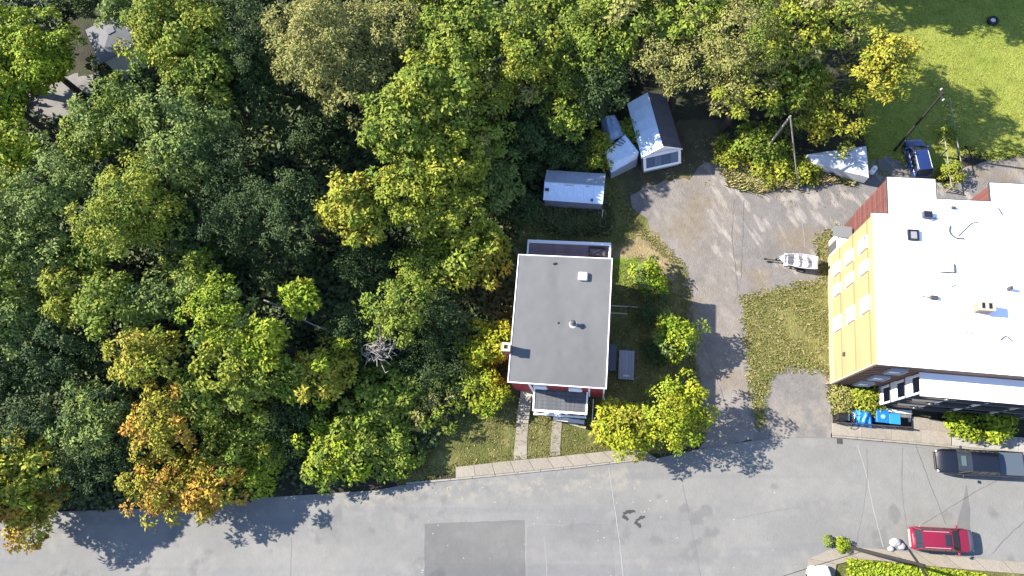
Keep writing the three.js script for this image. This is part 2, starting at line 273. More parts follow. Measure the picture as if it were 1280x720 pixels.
// ---------------------------------------------------------------- materials for buildings
const sidingBump = bumpMap(1.5, 128, (x, y) => ((y * 6.667) % 1));
const whiteM = mat(0.80, 0.79, 0.76, 0.55), offWhite = mat(0.66, 0.63, 0.57, 0.7), darkGlass = new THREE.MeshPhysicalMaterial({ color: lin(0.02, 0.025, 0.032), roughness: 0.08, specularIntensity: 1 }), blindM = mat(0.80, 0.80, 0.79, 0.6);
const darkTrim = mat(0.06, 0.055, 0.05, 0.7), blackM = mat(0.012, 0.012, 0.013, 0.55), steelM = mat(0.42, 0.43, 0.44, 0.45, { metalness: 0.6 });
const redSiding = mat(0.36, 0.020, 0.030, 0.7, { bumpMap: sidingBump, bumpScale: 0.012 });
const brickM = mat(0.33, 0.15, 0.10, 0.9, { map: weather }), creamM = mat(0.60, 0.52, 0.40, 0.85, { map: weather });
const roofStain = toneMap(11, 512, 0.34, (x, y) => 0.45 * fbm(x * 0.6 + 2, y * 0.6, 4) + 0.35 * fbm(x * 5, y * 1.2, 3) + 0.2 * fbm(x * 18, y * 18, 2));
const membrane = [0, 1, 2, 3].map(i => mat(0.222 + 0.003 * ((i * 5) % 4), 0.220 + 0.003 * ((i * 5) % 4), 0.217 + 0.003 * ((i * 5) % 4), 0.85, { map: roofStain }));
const greyWood = mat(0.21, 0.205, 0.21, 0.9, { map: streaky }), brownWood = mat(0.105, 0.062, 0.045, 0.85, { map: streaky });
/** window in a wall: fr faces outward; frame, sash panes and sill as sub-parts of the window */
function windowAt(parent, x, y, z, turn, w, h, opt = {}) {
  const g = new THREE.Group(); g.name = 'window'; g.position.set(x, y, z); g.rotation.y = turn; parent.add(g); // local +z points outdoors
  part('window_frame', [box(w, 0.09, 0.24, 0, 0, 0.03), box(w, 0.09, 0.24, 0, h - 0.09, 0.03), box(0.08, h - 0.18, 0.24, -w / 2 + 0.04, 0.09, 0.03), box(0.08, h - 0.18, 0.24, w / 2 - 0.04, 0.09, 0.03)], opt.frame || whiteM, g);
  const k = opt.blind ?? 0.5;
  if (k > 0) part('blind', box(w - 0.17, (h - 0.2) * k, 0.04, 0, 0.1, 0.01), blindM, g);
  if (k < 1) part('pane', box(w - 0.17, (h - 0.2) * (1 - k) - 0.05, 0.03, 0, 0.1 + (h - 0.2) * k + 0.05, 0), opt.glass || darkGlass, g);
  if (k > 0 && k < 1) part('sash_bar', box(w - 0.17, 0.05, 0.06, 0, 0.1 + (h - 0.2) * k, 0.01), opt.frame || whiteM, g);
  part('sill', box(w + 0.14, 0.05, 0.16, 0, -0.055, 0.02), opt.frame || whiteM, g); return g;
}

// ---------------------------------------------------------------- the grey-roofed house
{
  const h = thing('house', 'two-storey house with pale grey flat roof and red siding', 'house', [-2.1, 0, -12.91], -4.8 * Math.PI / 180);
  part('foundation', box(7.36, 0.5, 10.2), creamM, h);
  part('wall', [box(7.44, 5.8, 10.3, 0, 0.5, 0)], redSiding, h);
  part('roof_deck', box(7.62, 0.16, 10.5, 0, 6.3, 0), offWhite, h);
  part('roof_membrane', box(7.46, 0.03, 10.36, 0, 6.462, 0), membrane[0], h);
  for (const [w, d, x, z] of [[0.07, 10.56, -3.80, 0], [0.07, 10.56, 3.80, 0], [7.53, 0.06, 0, 5.25]]) part('roof_edge', box(w, 0.2, d, x, 6.335, z), whiteM, h);
  part('roof_edge', box(7.53, 0.2, 0.06, 0, 6.335, -5.25), whiteM, h);
  // rear deck at garden level with a white rail round it
  const bal = new THREE.Group(); bal.name = 'rear_deck'; h.add(bal);
  const deckM = [0.30, 0.26, 0.28].map(v => mat(v * 1.25, v * 0.88, v * 0.84, 0.85, { map: streaky }));
  for (let i = 0; i < 12; i++) part('plank', box(7.2, 0.06, 0.268, -0.05, 0.5 + 0.008 * (i % 3), -8.28 + i * 0.276), deckM[(i * 5) % 3], bal);
  part('deck_base', box(7.1, 0.46, 3.2, -0.05, 0.02, -6.8), brownWood, bal);
  part('rail_board', box(7.55, 0.12, 0.30, -0.07, 0.52, -8.56), whiteM, bal); part('rail_board', box(0.16, 0.11, 3.1, -3.77, 0.52, -6.86), whiteM, bal); part('rail_board', box(0.20, 0.11, 3.1, 3.63, 0.52, -6.86), whiteM, bal);
  for (let i = 0; i < 6; i++) part('post', box(0.12, 0.48, 0.12, -3.72 + i * 1.46, 0.02, -8.56), whiteM, bal);
  part('crate', [box(1.5, 0.2, 0.1, 2.5, 0.56, -7.4), box(1.5, 0.2, 0.1, 2.5, 0.56, -8.2), box(0.1, 0.2, 0.7, 1.8, 0.56, -7.8), box(0.1, 0.2, 0.7, 3.2, 0.56, -7.8)], mat(0.07, 0.04, 0.035, 0.85), bal); part('crate_board', box(0.7, 0.06, 0.2, 2.4, 0.62, -7.8, [0, 0.5, 0]), mat(0.3, 0.22, 0.2, 0.9), bal); part('bench', box(0.2, 0.2, 1.4, 3.3, 0.56, -6.2), mat(0.06, 0.035, 0.03, 0.85), bal);
  // things fixed on the roof
  const ch = new THREE.Group(); ch.name = 'chimney'; h.add(ch);
  part('stack', box(0.6, 7.4, 0.62, -4.05, 0, 2.67), brickM, ch); part('cap', [box(0.7, 0.14, 0.2, -4.05, 7.4, 2.42), box(0.7, 0.14, 0.2, -4.05, 7.4, 2.92), box(0.2, 0.14, 0.3, -4.3, 7.4, 2.67), box(0.2, 0.14, 0.3, -3.8, 7.4, 2.67)], creamM, ch); part('flue', box(0.28, 0.05, 0.28, -4.05, 7.401, 2.67), blackM, ch);
  const vt = new THREE.Group(); vt.name = 'vent_pipe'; h.add(vt);
  part('pipe', new THREE.CylinderGeometry(0.13, 0.15, 0.55, 12).translate(1.0, 6.75, 0.35), mat(0.12, 0.12, 0.12, 0.5), vt); part('cowl', new THREE.CylinderGeometry(0.06, 0.24, 0.16, 14).translate(1.0, 7.1, 0.35), mat(0.08, 0.08, 0.08, 0.45), vt); part('flashing', new THREE.CylinderGeometry(0.3, 0.34, 0.03, 16).translate(1.0, 6.51, 0.35), mat(0.4, 0.4, 0.41, 0.6), vt);
  part('roof_hatch', rbox(0.78, 0.30, 0.72, 1.55, 6.49, -3.6, 0.12), offWhite, h); part('roof_vent', box(0.26, 0.10, 0.12, -0.8, 6.5, -4.6, [0, 0.4, 0]), blackM, h);
  part('drain_dome', new THREE.SphereGeometry(0.09, 10, 6).translate(-0.2, 6.5, 0.3), darkTrim, h);
  // porch
  const po = new THREE.Group(); po.name = 'porch'; h.add(po);
  const sBump = bumpMap(1.6, 128, (x, y) => 0.5 + 0.5 * Math.sin(y * 19.6 + 3 * fbm(x * 2, y * 2, 2)));
  part('porch_roof', slab([V(-1.9, 3.34, 5.2), V(2.28, 3.34, 5.2), V(2.28, 3.08, 6.84), V(-1.9, 3.08, 6.84)], 0.07), mat(0.155, 0.16, 0.168, 0.8, { map: streaky, bumpMap: sBump, bumpScale: 0.02 }), po);
  part('gutter', slab([V(-2.04, 3.16, 6.845), V(2.42, 3.16, 6.845), V(2.42, 3.12, 7.0), V(-2.04, 3.12, 7.0)], 0.14), whiteM, po);
  part('gutter', slab([V(-2.04, 3.40, 5.2), V(-1.905, 3.40, 5.2), V(-1.905, 3.13, 6.84), V(-2.04, 3.13, 6.84)], 0.14), whiteM, po); part('gutter', slab([V(2.285, 3.40, 5.2), V(2.42, 3.40, 5.2), V(2.42, 3.13, 6.84), V(2.285, 3.13, 6.84)], 0.14), whiteM, po);
  for (const x of [-1.9, 0.2, 2.25]) part('post', box(0.12, 1.9, 0.12, x, 1.1, 6.85), whiteM, po);
  for (let i = 0; i < 10; i++) part('deck_board', box(0.42, 0.06, 1.95, -1.9 + i * 0.44, 1.04, 6.15), i % 2 ? greyWood : offWhite, po);
  part('porch_base', box(4.2, 1.0, 1.7, 0.2, 0.02, 6.05), mat(0.2, 0.19, 0.18, 0.9, { map: weather }), po);
  part('railing', [box(4.3, 0.07, 0.1, 0.2, 1.95, 7.08), box(4.3, 0.06, 0.06, 0.2, 1.25, 7.08), ...[...Array(15)].map((_, i) => box(0.04, 0.68, 0.04, -1.9 + i * 0.3, 1.3, 7.08))], whiteM, po);
  part('balcony_shelf', box(2.6, 0.06, 0.32, 0.9, 0.9, 7.33, [0, -0.06, 0]), offWhite, po); part('plank', box(1.5, 0.05, 0.2, 1.6, 0.35, 7.65, [0, -0.2, 0.02]), mat(0.36, 0.31, 0.22, 0.9), po);
  const st = new THREE.Group(); st.name = 'front_steps'; h.add(st);
  for (let i = 0; i < 6; i++) part('step', box(1.02, 0.17 * (6 - i), 0.33, -2.9 - 0.035 * i, 0.02, 5.95 + 0.335 * i), concM[i % 3], st);
  part('landing', box(1.25, 1.06, 0.62, -2.72, 0.02, 5.47), creamM, st); part('handrail', [bar(V(-2.3, 1.9, 5.6), V(-2.45, 0.95, 7.6), 0.03), bar(V(-2.3, 1.0, 5.7), V(-2.3, 1.9, 5.65), 0.025), bar(V(-2.45, 0.05, 7.6), V(-2.45, 0.95, 7.6), 0.025)], blackM, st);
  const fe = new THREE.Group(); fe.name = 'side_railing'; h.add(fe);
  part('post', box(0.09, 1.15, 0.09, 3.75, 0.02, 5.3), whiteM, fe); part('post', box(0.09, 1.15, 0.09, 3.75, 0.02, 7.2), whiteM, fe); part('post', box(0.09, 1.15, 0.09, 2.85, 0.02, 7.2), whiteM, fe); part('rail', box(0.08, 0.07, 1.8, 3.75, 1.1, 6.25), whiteM, fe); part('rail', box(0.07, 0.07, 1.7, 2.85, 1.1, 6.3), whiteM, fe);
  part('corner_board', box(0.2, 5.7, 0.06, -2.2, 0.55, 5.19), whiteM, h); part('corner_board', box(0.12, 5.7, 0.06, 3.66, 0.55, 5.19), whiteM, h); part('corner_board', box(0.12, 5.7, 0.06, 2.5, 0.55, 5.19), whiteM, h);
  const dr = new THREE.Group(); dr.name = 'door'; h.add(dr); part('door_leaf', box(0.95, 2.05, 0.07, -1.2, 1.1, 5.17), whiteM, dr); part('handle', new THREE.SphereGeometry(0.04, 8, 6).translate(-0.85, 2.1, 5.24), steelM, dr);
  for (const [x, y] of [[0.9, 1.5], [-1.4, 4.0], [1.4, 4.0]]) windowAt(h, x, y, 5.17, 0, 1.0, 1.4);
  for (const z of [-3.4, 0, 3.4]) for (const y of [1.3, 4.0]) { windowAt(h, 3.74, y, z, Math.PI / 2, 0.95, 1.4); if (z !== 3.4) windowAt(h, -3.74, y, z, -Math.PI / 2, 0.95, 1.4); }
  for (const x of [-1.6, 1.6]) windowAt(h, x, 3.9, -5.17, Math.PI, 0.95, 1.3);
  // things standing in the side yard
  const dk = thing('wooden_platform', 'low grey weathered board platform beside the grey-roofed house', 'platform', [-2.1, 0, -12.91], -4.8 * Math.PI / 180);
  for (let i = 0; i < 5; i++) part('board', box(0.25, 0.05, 2.5, 4.98 + 0.262 * i, 0.42 + 0.004 * (i % 2), 2.25), mat(0.50 + 0.03 * (i % 3), 0.49 + 0.03 * (i % 3), 0.50 + 0.03 * (i % 3), 0.9, { map: streaky }), dk);
  part('frame', [box(0.1, 0.4, 2.4, 4.95, 0.015, 2.25), box(0.1, 0.4, 2.4, 6.0, 0.015, 2.25), box(0.9, 0.4, 0.1, 5.47, 0.015, 1.2)], brownWood, dk); part('bolt_block', box(0.5, 0.1, 0.14, 5.5, 0.48, 3.2), offWhite, dk);
  const ed = thing('timber_edging', 'pair of pale timber edging boards on the lawn beside the grey house wall', 'edging', [-2.1, 0, -12.91], -4.8 * Math.PI / 180);
  part('board', box(2.3, 0.14, 0.12, 5.1, 0.012, -3.0), mat(0.38, 0.4, 0.28, 0.9), ed); part('board', box(1.5, 0.12, 0.12, 4.7, 0.012, -2.35), mat(0.38, 0.4, 0.28, 0.9), ed);
  const be = thing('dark_box', 'dark blue-grey box against the house wall', 'hatch', [-2.1, 0, -12.91], -4.8 * Math.PI / 180);  // plain dark blue-grey box set along the house wall
  part('box', box(0.75, 0.5, 2.2, 4.2, 0.012, 1.7), mat(0.05, 0.055, 0.07, 0.6), be); part('lid', box(0.8, 0.06, 2.3, 4.2, 0.515, 1.7, [0, 0, -0.05]), mat(0.07, 0.08, 0.10, 0.5), be);
}

// ---------------------------------------------------------------- the yellow apartment building
const YT = -6.1 * Math.PI / 180;
{
  const b = thing('apartment_building', 'three-storey yellow apartment building with flat bright white roof', 'building', [19.86, 0, -8.3], YT);
  const yel = mat(0.53, 0.385, 0.19, 0.8, { map: weather, bumpMap: sidingBump, bumpScale: 0.006 }), brn = mat(0.29, 0.155, 0.10, 0.85, { map: streaky }), redBrown = [0.20, 0.165, 0.23].map(v => mat(v * 1.15, v * 0.40, v * 0.33, 0.85, { map: streaky })), roofW = mat(0.83, 0.83, 0.82, 0.7), basM = mat(0.60, 0.47, 0.28, 0.9, { map: weather }), bandM = mat(0.30, 0.19, 0.07, 0.8);
  const E = 17;
  part('foundation', box(0.34, 1.15, 11.06, 0.10, 0, -5.55), basM, b);
  for (let i = 0; i < 3; i++) part('wall', box(0.25, i ? 2.92 : 1.77, 11.06, 0.125, [1.16, 2.97, 5.97][i], -5.55), yel, b, 'yellow stucco band');
  part('wall', box(0.25, 1.0, 11.06, 0.125, 8.97, -5.55), yel, b);
  for (const y of [2.92, 5.92, 8.90]) part('string_course', box(0.30, 0.07, 11.1, 0.115, y, -5.55), bandM, b);
  part('wall', box(E - 0.26, 9.95, 0.25, E / 2 + 0.13, 0, -0.15), brn, b, 'brown shingled front wall');
  part('corner_board', box(0.1, 9.9, 0.06, 0.05, 0, -0.01), bandM, b);
  for (let i = 0; i < 14; i++) part('shingle_course', box(3.3, 0.03, 0.045, 1.75, 0.7 + i * 0.67, 0.0), mat(0.17, 0.09, 0.055, 0.9), b);
  part('wall', [box(E - 4.4, 9.95, 0.25, E / 2 + 2.2, 0, -12.35), box(0.25, 9.95, 13.5, E - 0.13, 0, -7.1), box(E - 8.2, 9.95, 0.25, E / 2 + 4.1, 0, -13.85), box(0.25, 9.95, 1.5, 8.25, 0, -13.1)], redBrown[0], b);
  // red-brown rear stair block with lapped boards
  part('wall', [box(3.1, 9.95, 0.2, 2.75, 0, -13.92), box(0.2, 9.95, 2.8, 1.28, 0, -12.55), box(0.2, 9.95, 1.6, 4.25, 0, -13.2), box(1.2, 9.95, 0.2, 0.72, 0, -11.0)], redBrown[1], b);
  for (let i = 0; i < 20; i++) part('siding_board', box(0.05, 0.32, 2.98, 1.155 - 0.012 * (i % 2), 3.0 + i * 0.345, -12.57, [0, 0, 0.05]), redBrown[(i * 5) % 3], b);
  // roof
  const rp = [[-0.06, 0.06], [E, 0.06], [E, -14.05], [8.1, -14.05], [8.1, -12.55], [4.4, -12.55], [4.4, -14.12], [1.08, -14.12], [1.08, -11.18], [-0.06, -11.18]];
  const shp = new THREE.Shape(rp.map(([x, z]) => new THREE.Vector2(x, -z)));
  part('roof', new THREE.ExtrudeGeometry(shp, { depth: 0.16, bevelEnabled: false }).rotateX(-Math.PI / 2).translate(0, 9.98, 0), roofW, b);
  for (let i = 0; i < rp.length; i++) { const [x0, z0] = rp[i], [x1, z1] = rp[(i + 1) % rp.length], L = Math.hypot(x1 - x0, z1 - z0), nx = (z1 - z0) / L, nz = -(x1 - x0) / L; const hx = Math.abs(x1 - x0) > 0.1; part('drip_edge', box(hx ? L : 0.05, 0.17, hx ? 0.05 : L, (x0 + x1) / 2 - nx * 0.03, 9.985, (z0 + z1) / 2 - nz * 0.03), x0 < 0 && x1 < 0 ? mat(0.5, 0.4, 0.2, 0.6) : darkTrim, b); }
  // fixtures on the roof
  const rv = (n, geo, m) => part(n, geo, m, b);
  rv('roof_hatch', [box(0.75, 0.2, 0.1, 2.65, 10.14, -9.95), box(0.75, 0.2, 0.1, 2.65, 10.14, -9.25), box(0.1, 0.2, 0.6, 2.33, 10.14, -9.6), box(0.1, 0.2, 0.6, 2.97, 10.14, -9.6)], blackM); rv('hatch_lid', box(0.5, 0.12, 0.55, 2.65, 10.14, -9.6), mat(0.3, 0.3, 0.31, 0.5), b);
  rv('roof_vent', rbox(0.62, 0.35, 0.5, 3.65, 10.14, -11.2, 0.05), mat(0.015, 0.018, 0.035, 0.4)); rv('vent_arm', box(0.5, 0.1, 0.14, 4.15, 10.14, -10.95, [0, 0.5, 0]), mat(0.25, 0.25, 0.27, 0.5));
  rv('conduit', [bar(V(4.35, 10.2, -6.95), V(5.3, 10.2, -6.95), 0.045), bar(V(5.3, 10.2, -6.95), V(5.3, 10.2, -7.6), 0.06)], darkTrim);
  rv('conduit', tube([V(5.2, 10.2, -10.5), V(5.15, 10.2, -10.0), V(5.5, 10.2, -9.6), V(6.1, 10.2, -9.55)], 0.05), darkTrim); rv('conduit', tube([V(5.7, 10.18, -9.75), V(6.2, 10.18, -10.3), V(6.7, 10.18, -10.8), V(7.1, 10.18, -10.9)], 0.03), darkTrim);
  rv('conduit', bar(V(8.5, 10.2, -12.1), V(8.75, 10.2, -11.5), 0.035), darkTrim); rv('roof_vent', rbox(0.5, 0.22, 0.3, 3.8, 10.14, -5.0, 0.05), darkTrim); rv('conduit', bar(V(3.1, 10.18, -5.05), V(3.6, 10.18, -5.0), 0.035), darkTrim);
  rv('conduit', tube([V(5.0, 10.17, -5.9), V(5.5, 10.17, -6.1), V(6.1, 10.17, -5.9), V(6.6, 10.17, -5.7)], 0.025), darkTrim); rv('roof_vent', rbox(0.22, 0.5, 0.22, 8.7, 10.14, -6.0, 0.04), darkTrim); rv('roof_vent', rbox(0.3, 0.16, 0.22, 5.5, 10.14, -11.9, 0.04), darkTrim);
  rv('conduit', bar(V(5.7, 10.17, -2.7), V(6.4, 10.17, -2.6), 0.03), darkTrim); rv('conduit', tube([V(7.9, 10.17, -2.3), V(8.3, 10.17, -2.6), V(8.7, 10.17, -2.3)], 0.04), darkTrim);
  const ch = new THREE.Group(); ch.name = 'chimney'; b.add(ch);
  part('stack', box(0.95, 0.75, 0.62, 6.85, 10.145, -4.45), mat(0.36, 0.25, 0.17, 0.9, { map: weather }), ch); part('cap', [box(1.05, 0.1, 0.14, 6.85, 10.9, -4.72), box(1.05, 0.1, 0.14, 6.85, 10.9, -4.18), box(0.2, 0.1, 0.4, 6.42, 10.9, -4.45), box(0.2, 0.1, 0.4, 6.86, 10.9, -4.45), box(0.16, 0.1, 0.4, 7.3, 10.9, -4.45)], creamM, ch); part('flue', box(0.7, 0.04, 0.34, 6.85, 10.9, -4.45), blackM, ch);
  // windows
  for (const [z, w] of [[-9.4, 1.0], [-7.57, 0.9], [-4.7, 1.15]]) [1.45, 4.35, 7.4].forEach((y, i) => windowAt(b, -0.01, y, z, -Math.PI / 2, w, 1.65, { blind: [0.82, 0.76, 0.68][i] - (z < -9 ? 0.08 : 0) }));
  for (const y of [1.4, 4.4, 7.4]) windowAt(b, 1.9, y, 0.03, 0, 1.1, 1.5, { blind: 0.35, frame: mat(0.45, 0.47, 0.5, 0.6) });
  for (const x of [6, 9.4]) windowAt(b, x, 6.5, -12.5, Math.PI, 1.0, 1.5);
  // three-storey front porch
  const po = new THREE.Group(); po.name = 'front_porch'; b.add(po);
  part('porch_roof', box(13.6, 0.14, 1.56, 10.2, 8.3, 0.80), roofW, po); part('gutter', box(13.6, 0.12, 0.10, 10.2, 8.25, 1.63), whiteM, po);
  for (const y of [0.35, 3.0, 5.65]) { part('floor', box(13.5, 0.16, 1.5, 10.2, y, 0.76), greyWood, po); part('side_panel', box(0.09, 1.0, 1.42, 3.52, y + 0.18, 0.72), whiteM, po); part('railing', [box(13.4, 0.09, 0.09, 10.2, y + 1.1, 1.46), box(13.4, 0.07, 0.07, 10.2, y + 0.25, 1.46), ...[...Array(66)].map((_, i) => box(0.03, 0.78, 0.03, 3.7 + i * 0.2, y + 0.32, 1.46))], darkTrim, po); }
  for (let i = 0; i < 6; i++) part('post', box(0.12, 8.2, 0.12, 3.55 + i * 2.62, 0.1, 1.40), i < 3 ? whiteM : offWhite, po);
  part('post', box(0.14, 8.0, 0.14, 3.55, 0.2, 0.12), whiteM, po);
  for (const y of [0.52, 3.17, 5.82]) { part('door', box(0.95, 2.05, 0.06, 4.9, y, 0.02), mat(0.16, 0.06, 0.04, 0.6), po); part('door', box(0.95, 2.05, 0.06, 8.2, y, 0.02), mat(0.16, 0.06, 0.04, 0.6), po); }
  const ss = new THREE.Group(); ss.name = 'porch_steps'; b.add(ss);
  for (let i = 0; i < 3; i++) part('step', box(2.2, 0.14 * (3 - i), 0.3, 5.0, 0.02, 1.75 + 0.3 * i), i % 2 ? greyWood : offWhite, ss);
  // white rear vestibule with a grey awning
  const ve = new THREE.Group(); ve.name = 'vestibule'; b.add(ve);
  part('wall', box(1.05, 2.7, 1.5, 0.6, 0, -11.9), whiteM, ve); part('awning', slab([V(-0.45, 2.75, -13.1), V(1.0, 3.0, -12.9), V(1.0, 3.0, -11.9), V(-0.45, 2.75, -12.1)], 0.08), mat(0.16, 0.165, 0.17, 0.7), ve); part('door', box(0.05, 2.0, 0.8, 0.06, 0.05, -11.75), mat(0.1, 0.1, 0.11, 0.5), ve);
  part('downspout', bar(V(-0.06, 9.8, -0.06), V(-0.06, 0.1, -0.06), 0.045), offWhite, b);
  part('utility_box', box(0.12, 0.35, 0.3, -0.06, 3.4, -1.9), darkTrim, b);
}

// ---------------------------------------------------------------- sheds and covered things behind the house
const skyTintMetal = mat(0.74, 0.86, 1.0, 0.5, { map: weather }), tarpM = mat(0.70, 0.84, 1.0, 0.5, { map: weather }), silverTarp = mat(0.62, 0.65, 0.68, 0.45, { map: weather });  // white metal and tarps: blue sky light of the shade mixed into the colour
{
  const a = Math.atan2(0.66, 5.3), s = thing('metal_shed', 'white metal gable shed with worn roof standing alone by tall weeds', 'shed', [-0.8, 0, -26.3], -a);
  part('wall', [box(5.2, 2.05, 2.7, 0, 0, 0.1)], mat(0.40, 0.44, 0.52, 0.6, { map: weather }), s);
  part('gable', slab([V(-2.6, 2.05, -1.25), V(-2.6, 2.6, 0.0), V(-2.6, 2.05, 1.45), V(-2.6, 2.04, 0.1)], 0.06), skyTintMetal, s); part('gable', slab([V(2.6, 2.05, -1.25), V(2.6, 2.6, 0.0), V(2.6, 2.05, 1.45), V(2.6, 2.04, 0.1)], 0.06), skyTintMetal, s);
  for (let i = 0; i < 6; i++) { const x0 = -2.68 + i * 0.895, x1 = x0 + 0.885, dy = 0.008 * (i % 2); part('roof_panel', slab([V(x0, 2.74 + dy, -0.02), V(x1, 2.74 + dy, -0.02), V(x1, 2.12 + dy, 1.55), V(x0, 2.12 + dy, 1.55)], 0.04), skyTintMetal, s); part('roof_panel', slab([V(x0, 2.74 + dy, -0.08), V(x1, 2.74 + dy, -0.08), V(x1, 2.2 + dy, -1.4), V(x0, 2.2 + dy, -1.4)], 0.04), mat(0.52, 0.56, 0.64, 0.6, { map: weather }), s); }
  part('ridge_cap', box(5.4, 0.05, 0.16, 0, 2.75, -0.05), mat(0.3, 0.33, 0.38, 0.5), s);
  for (let i = 0; i < 7; i++) { const r = rng(50 + i); part('rust_flake', box(0.3 + 0.5 * r(), 0.008, 0.12 + 0.1 * r(), -2 + 4.4 * r(), 2.665, 0.17, [0.376, 0, 0]), whiteM, s); }
  part('vent', box(0.35, 0.1, 0.25, -2.4, 2.53, 0.7, [0.36, 0, 0]), blackM, s); part('vent', box(0.2, 0.1, 0.2, 1.7, 2.27, 1.3, [0.36, 0, 0]), blackM, s); part('door', box(1.2, 1.8, 0.05, -1.0, 0.05, 1.48), mat(0.3, 0.34, 0.42, 0.6), s);
  const f = thing('fence_post', 'thin leaning pale stake at the corner of the white metal shed', 'post', [P(752, 276).x, 0, P(752, 276).z]); part('stake', bar(V(0, 0, 0), V(0.1, 1.8, -0.35), 0.05, 0.04), offWhite, f);
}
{ // gabled garage with a wide glazed front
  const front = V(7.1, 0, -29.25), back = V(6.1, 0, -34.6), dir = back.clone().sub(front), L = dir.length(), t = Math.atan2(-dir.x, -dir.z); // local +z to the street
  const s = thing('garage', 'gabled garage with pale and dark roof slopes and wide blue window panels', 'garage', [front.x, 0, front.z], t);
  part('wall', [box(3.2, 2.3, L - 0.2, 0, 0, -L / 2)], mat(0.45, 0.47, 0.5, 0.8, { map: weather }), s);
  for (let i = 0; i < 5; i++) { const z0 = 0.15 - i * (L + 0.2) / 5, z1 = z0 - (L + 0.2) / 5 + 0.01, dy = 0.008 * (i % 2); part('roof_panel', slab([V(-0.02, 3.5 + dy, z0), V(-1.85, 2.3 + dy, z0), V(-1.85, 2.3 + dy, z1), V(-0.02, 3.5 + dy, z1)], 0.06), tarpM, s, 'pale roof panel'); part('roof_panel', slab([V(0.03, 3.5 + dy, z0), V(1.8, 2.3 + dy, z0), V(1.8, 2.3 + dy, z1), V(0.03, 3.5 + dy, z1)], 0.06), mat(0.125, 0.12, 0.14, 0.85, { map: weather }), s, 'dark shingled roof panel'); }
  part('gable', slab([V(-1.65, 2.3, -0.06), V(0, 3.38, -0.06), V(1.65, 2.3, -0.06), V(0, 2.29, -0.06)], 0.06), whiteM, s);
  part('bargeboard', slab([V(-1.9, 2.34, 0.2), V(0, 3.57, 0.2), V(0, 3.45, 0.24), V(-1.9, 2.18, 0.24)], 0.05), whiteM, s); part('bargeboard', slab([V(1.86, 2.34, 0.2), V(0.01, 3.57, 0.2), V(0.01, 3.45, 0.24), V(1.86, 2.18, 0.24)], 0.05), whiteM, s);
  part('canopy_frame', [slab([V(-1.7, 2.2, -0.02), V(1.75, 2.2, -0.02), V(1.75, 2.05, 0.22), V(-1.7, 2.05, 0.22)], 0.06), slab([V(-1.7, 1.0, 0.75), V(1.75, 1.0, 0.75), V(1.75, 0.85, 0.9), V(-1.7, 0.85, 0.9)], 0.06), slab([V(-1.7, 2.04, 0.22), V(-1.45, 2.04, 0.22), V(-1.45, 1.0, 0.75), V(-1.7, 1.0, 0.75)], 0.06), slab([V(1.5, 2.04, 0.22), V(1.75, 2.04, 0.22), V(1.75, 1.0, 0.75), V(1.5, 1.0, 0.75)], 0.06)], whiteM, s);
  for (let i = 0; i < 4; i++) part('window_panel', slab([V(-1.44 + i * 0.735, 2.03, 0.22), V(-1.44 + i * 0.735 + 0.70, 2.03, 0.22), V(-1.44 + i * 0.735 + 0.70, 1.0, 0.74), V(-1.44 + i * 0.735, 1.0, 0.74)], 0.03), mat(0.06 + 0.05 * (i % 2), 0.12 + 0.06 * (i % 2), 0.22 + 0.06 * (i % 2), 0.2), s);
  part('lower_wall', box(3.3, 0.85, 0.6, 0, 0, 0.35), mat(0.4, 0.42, 0.46, 0.8), s);
}
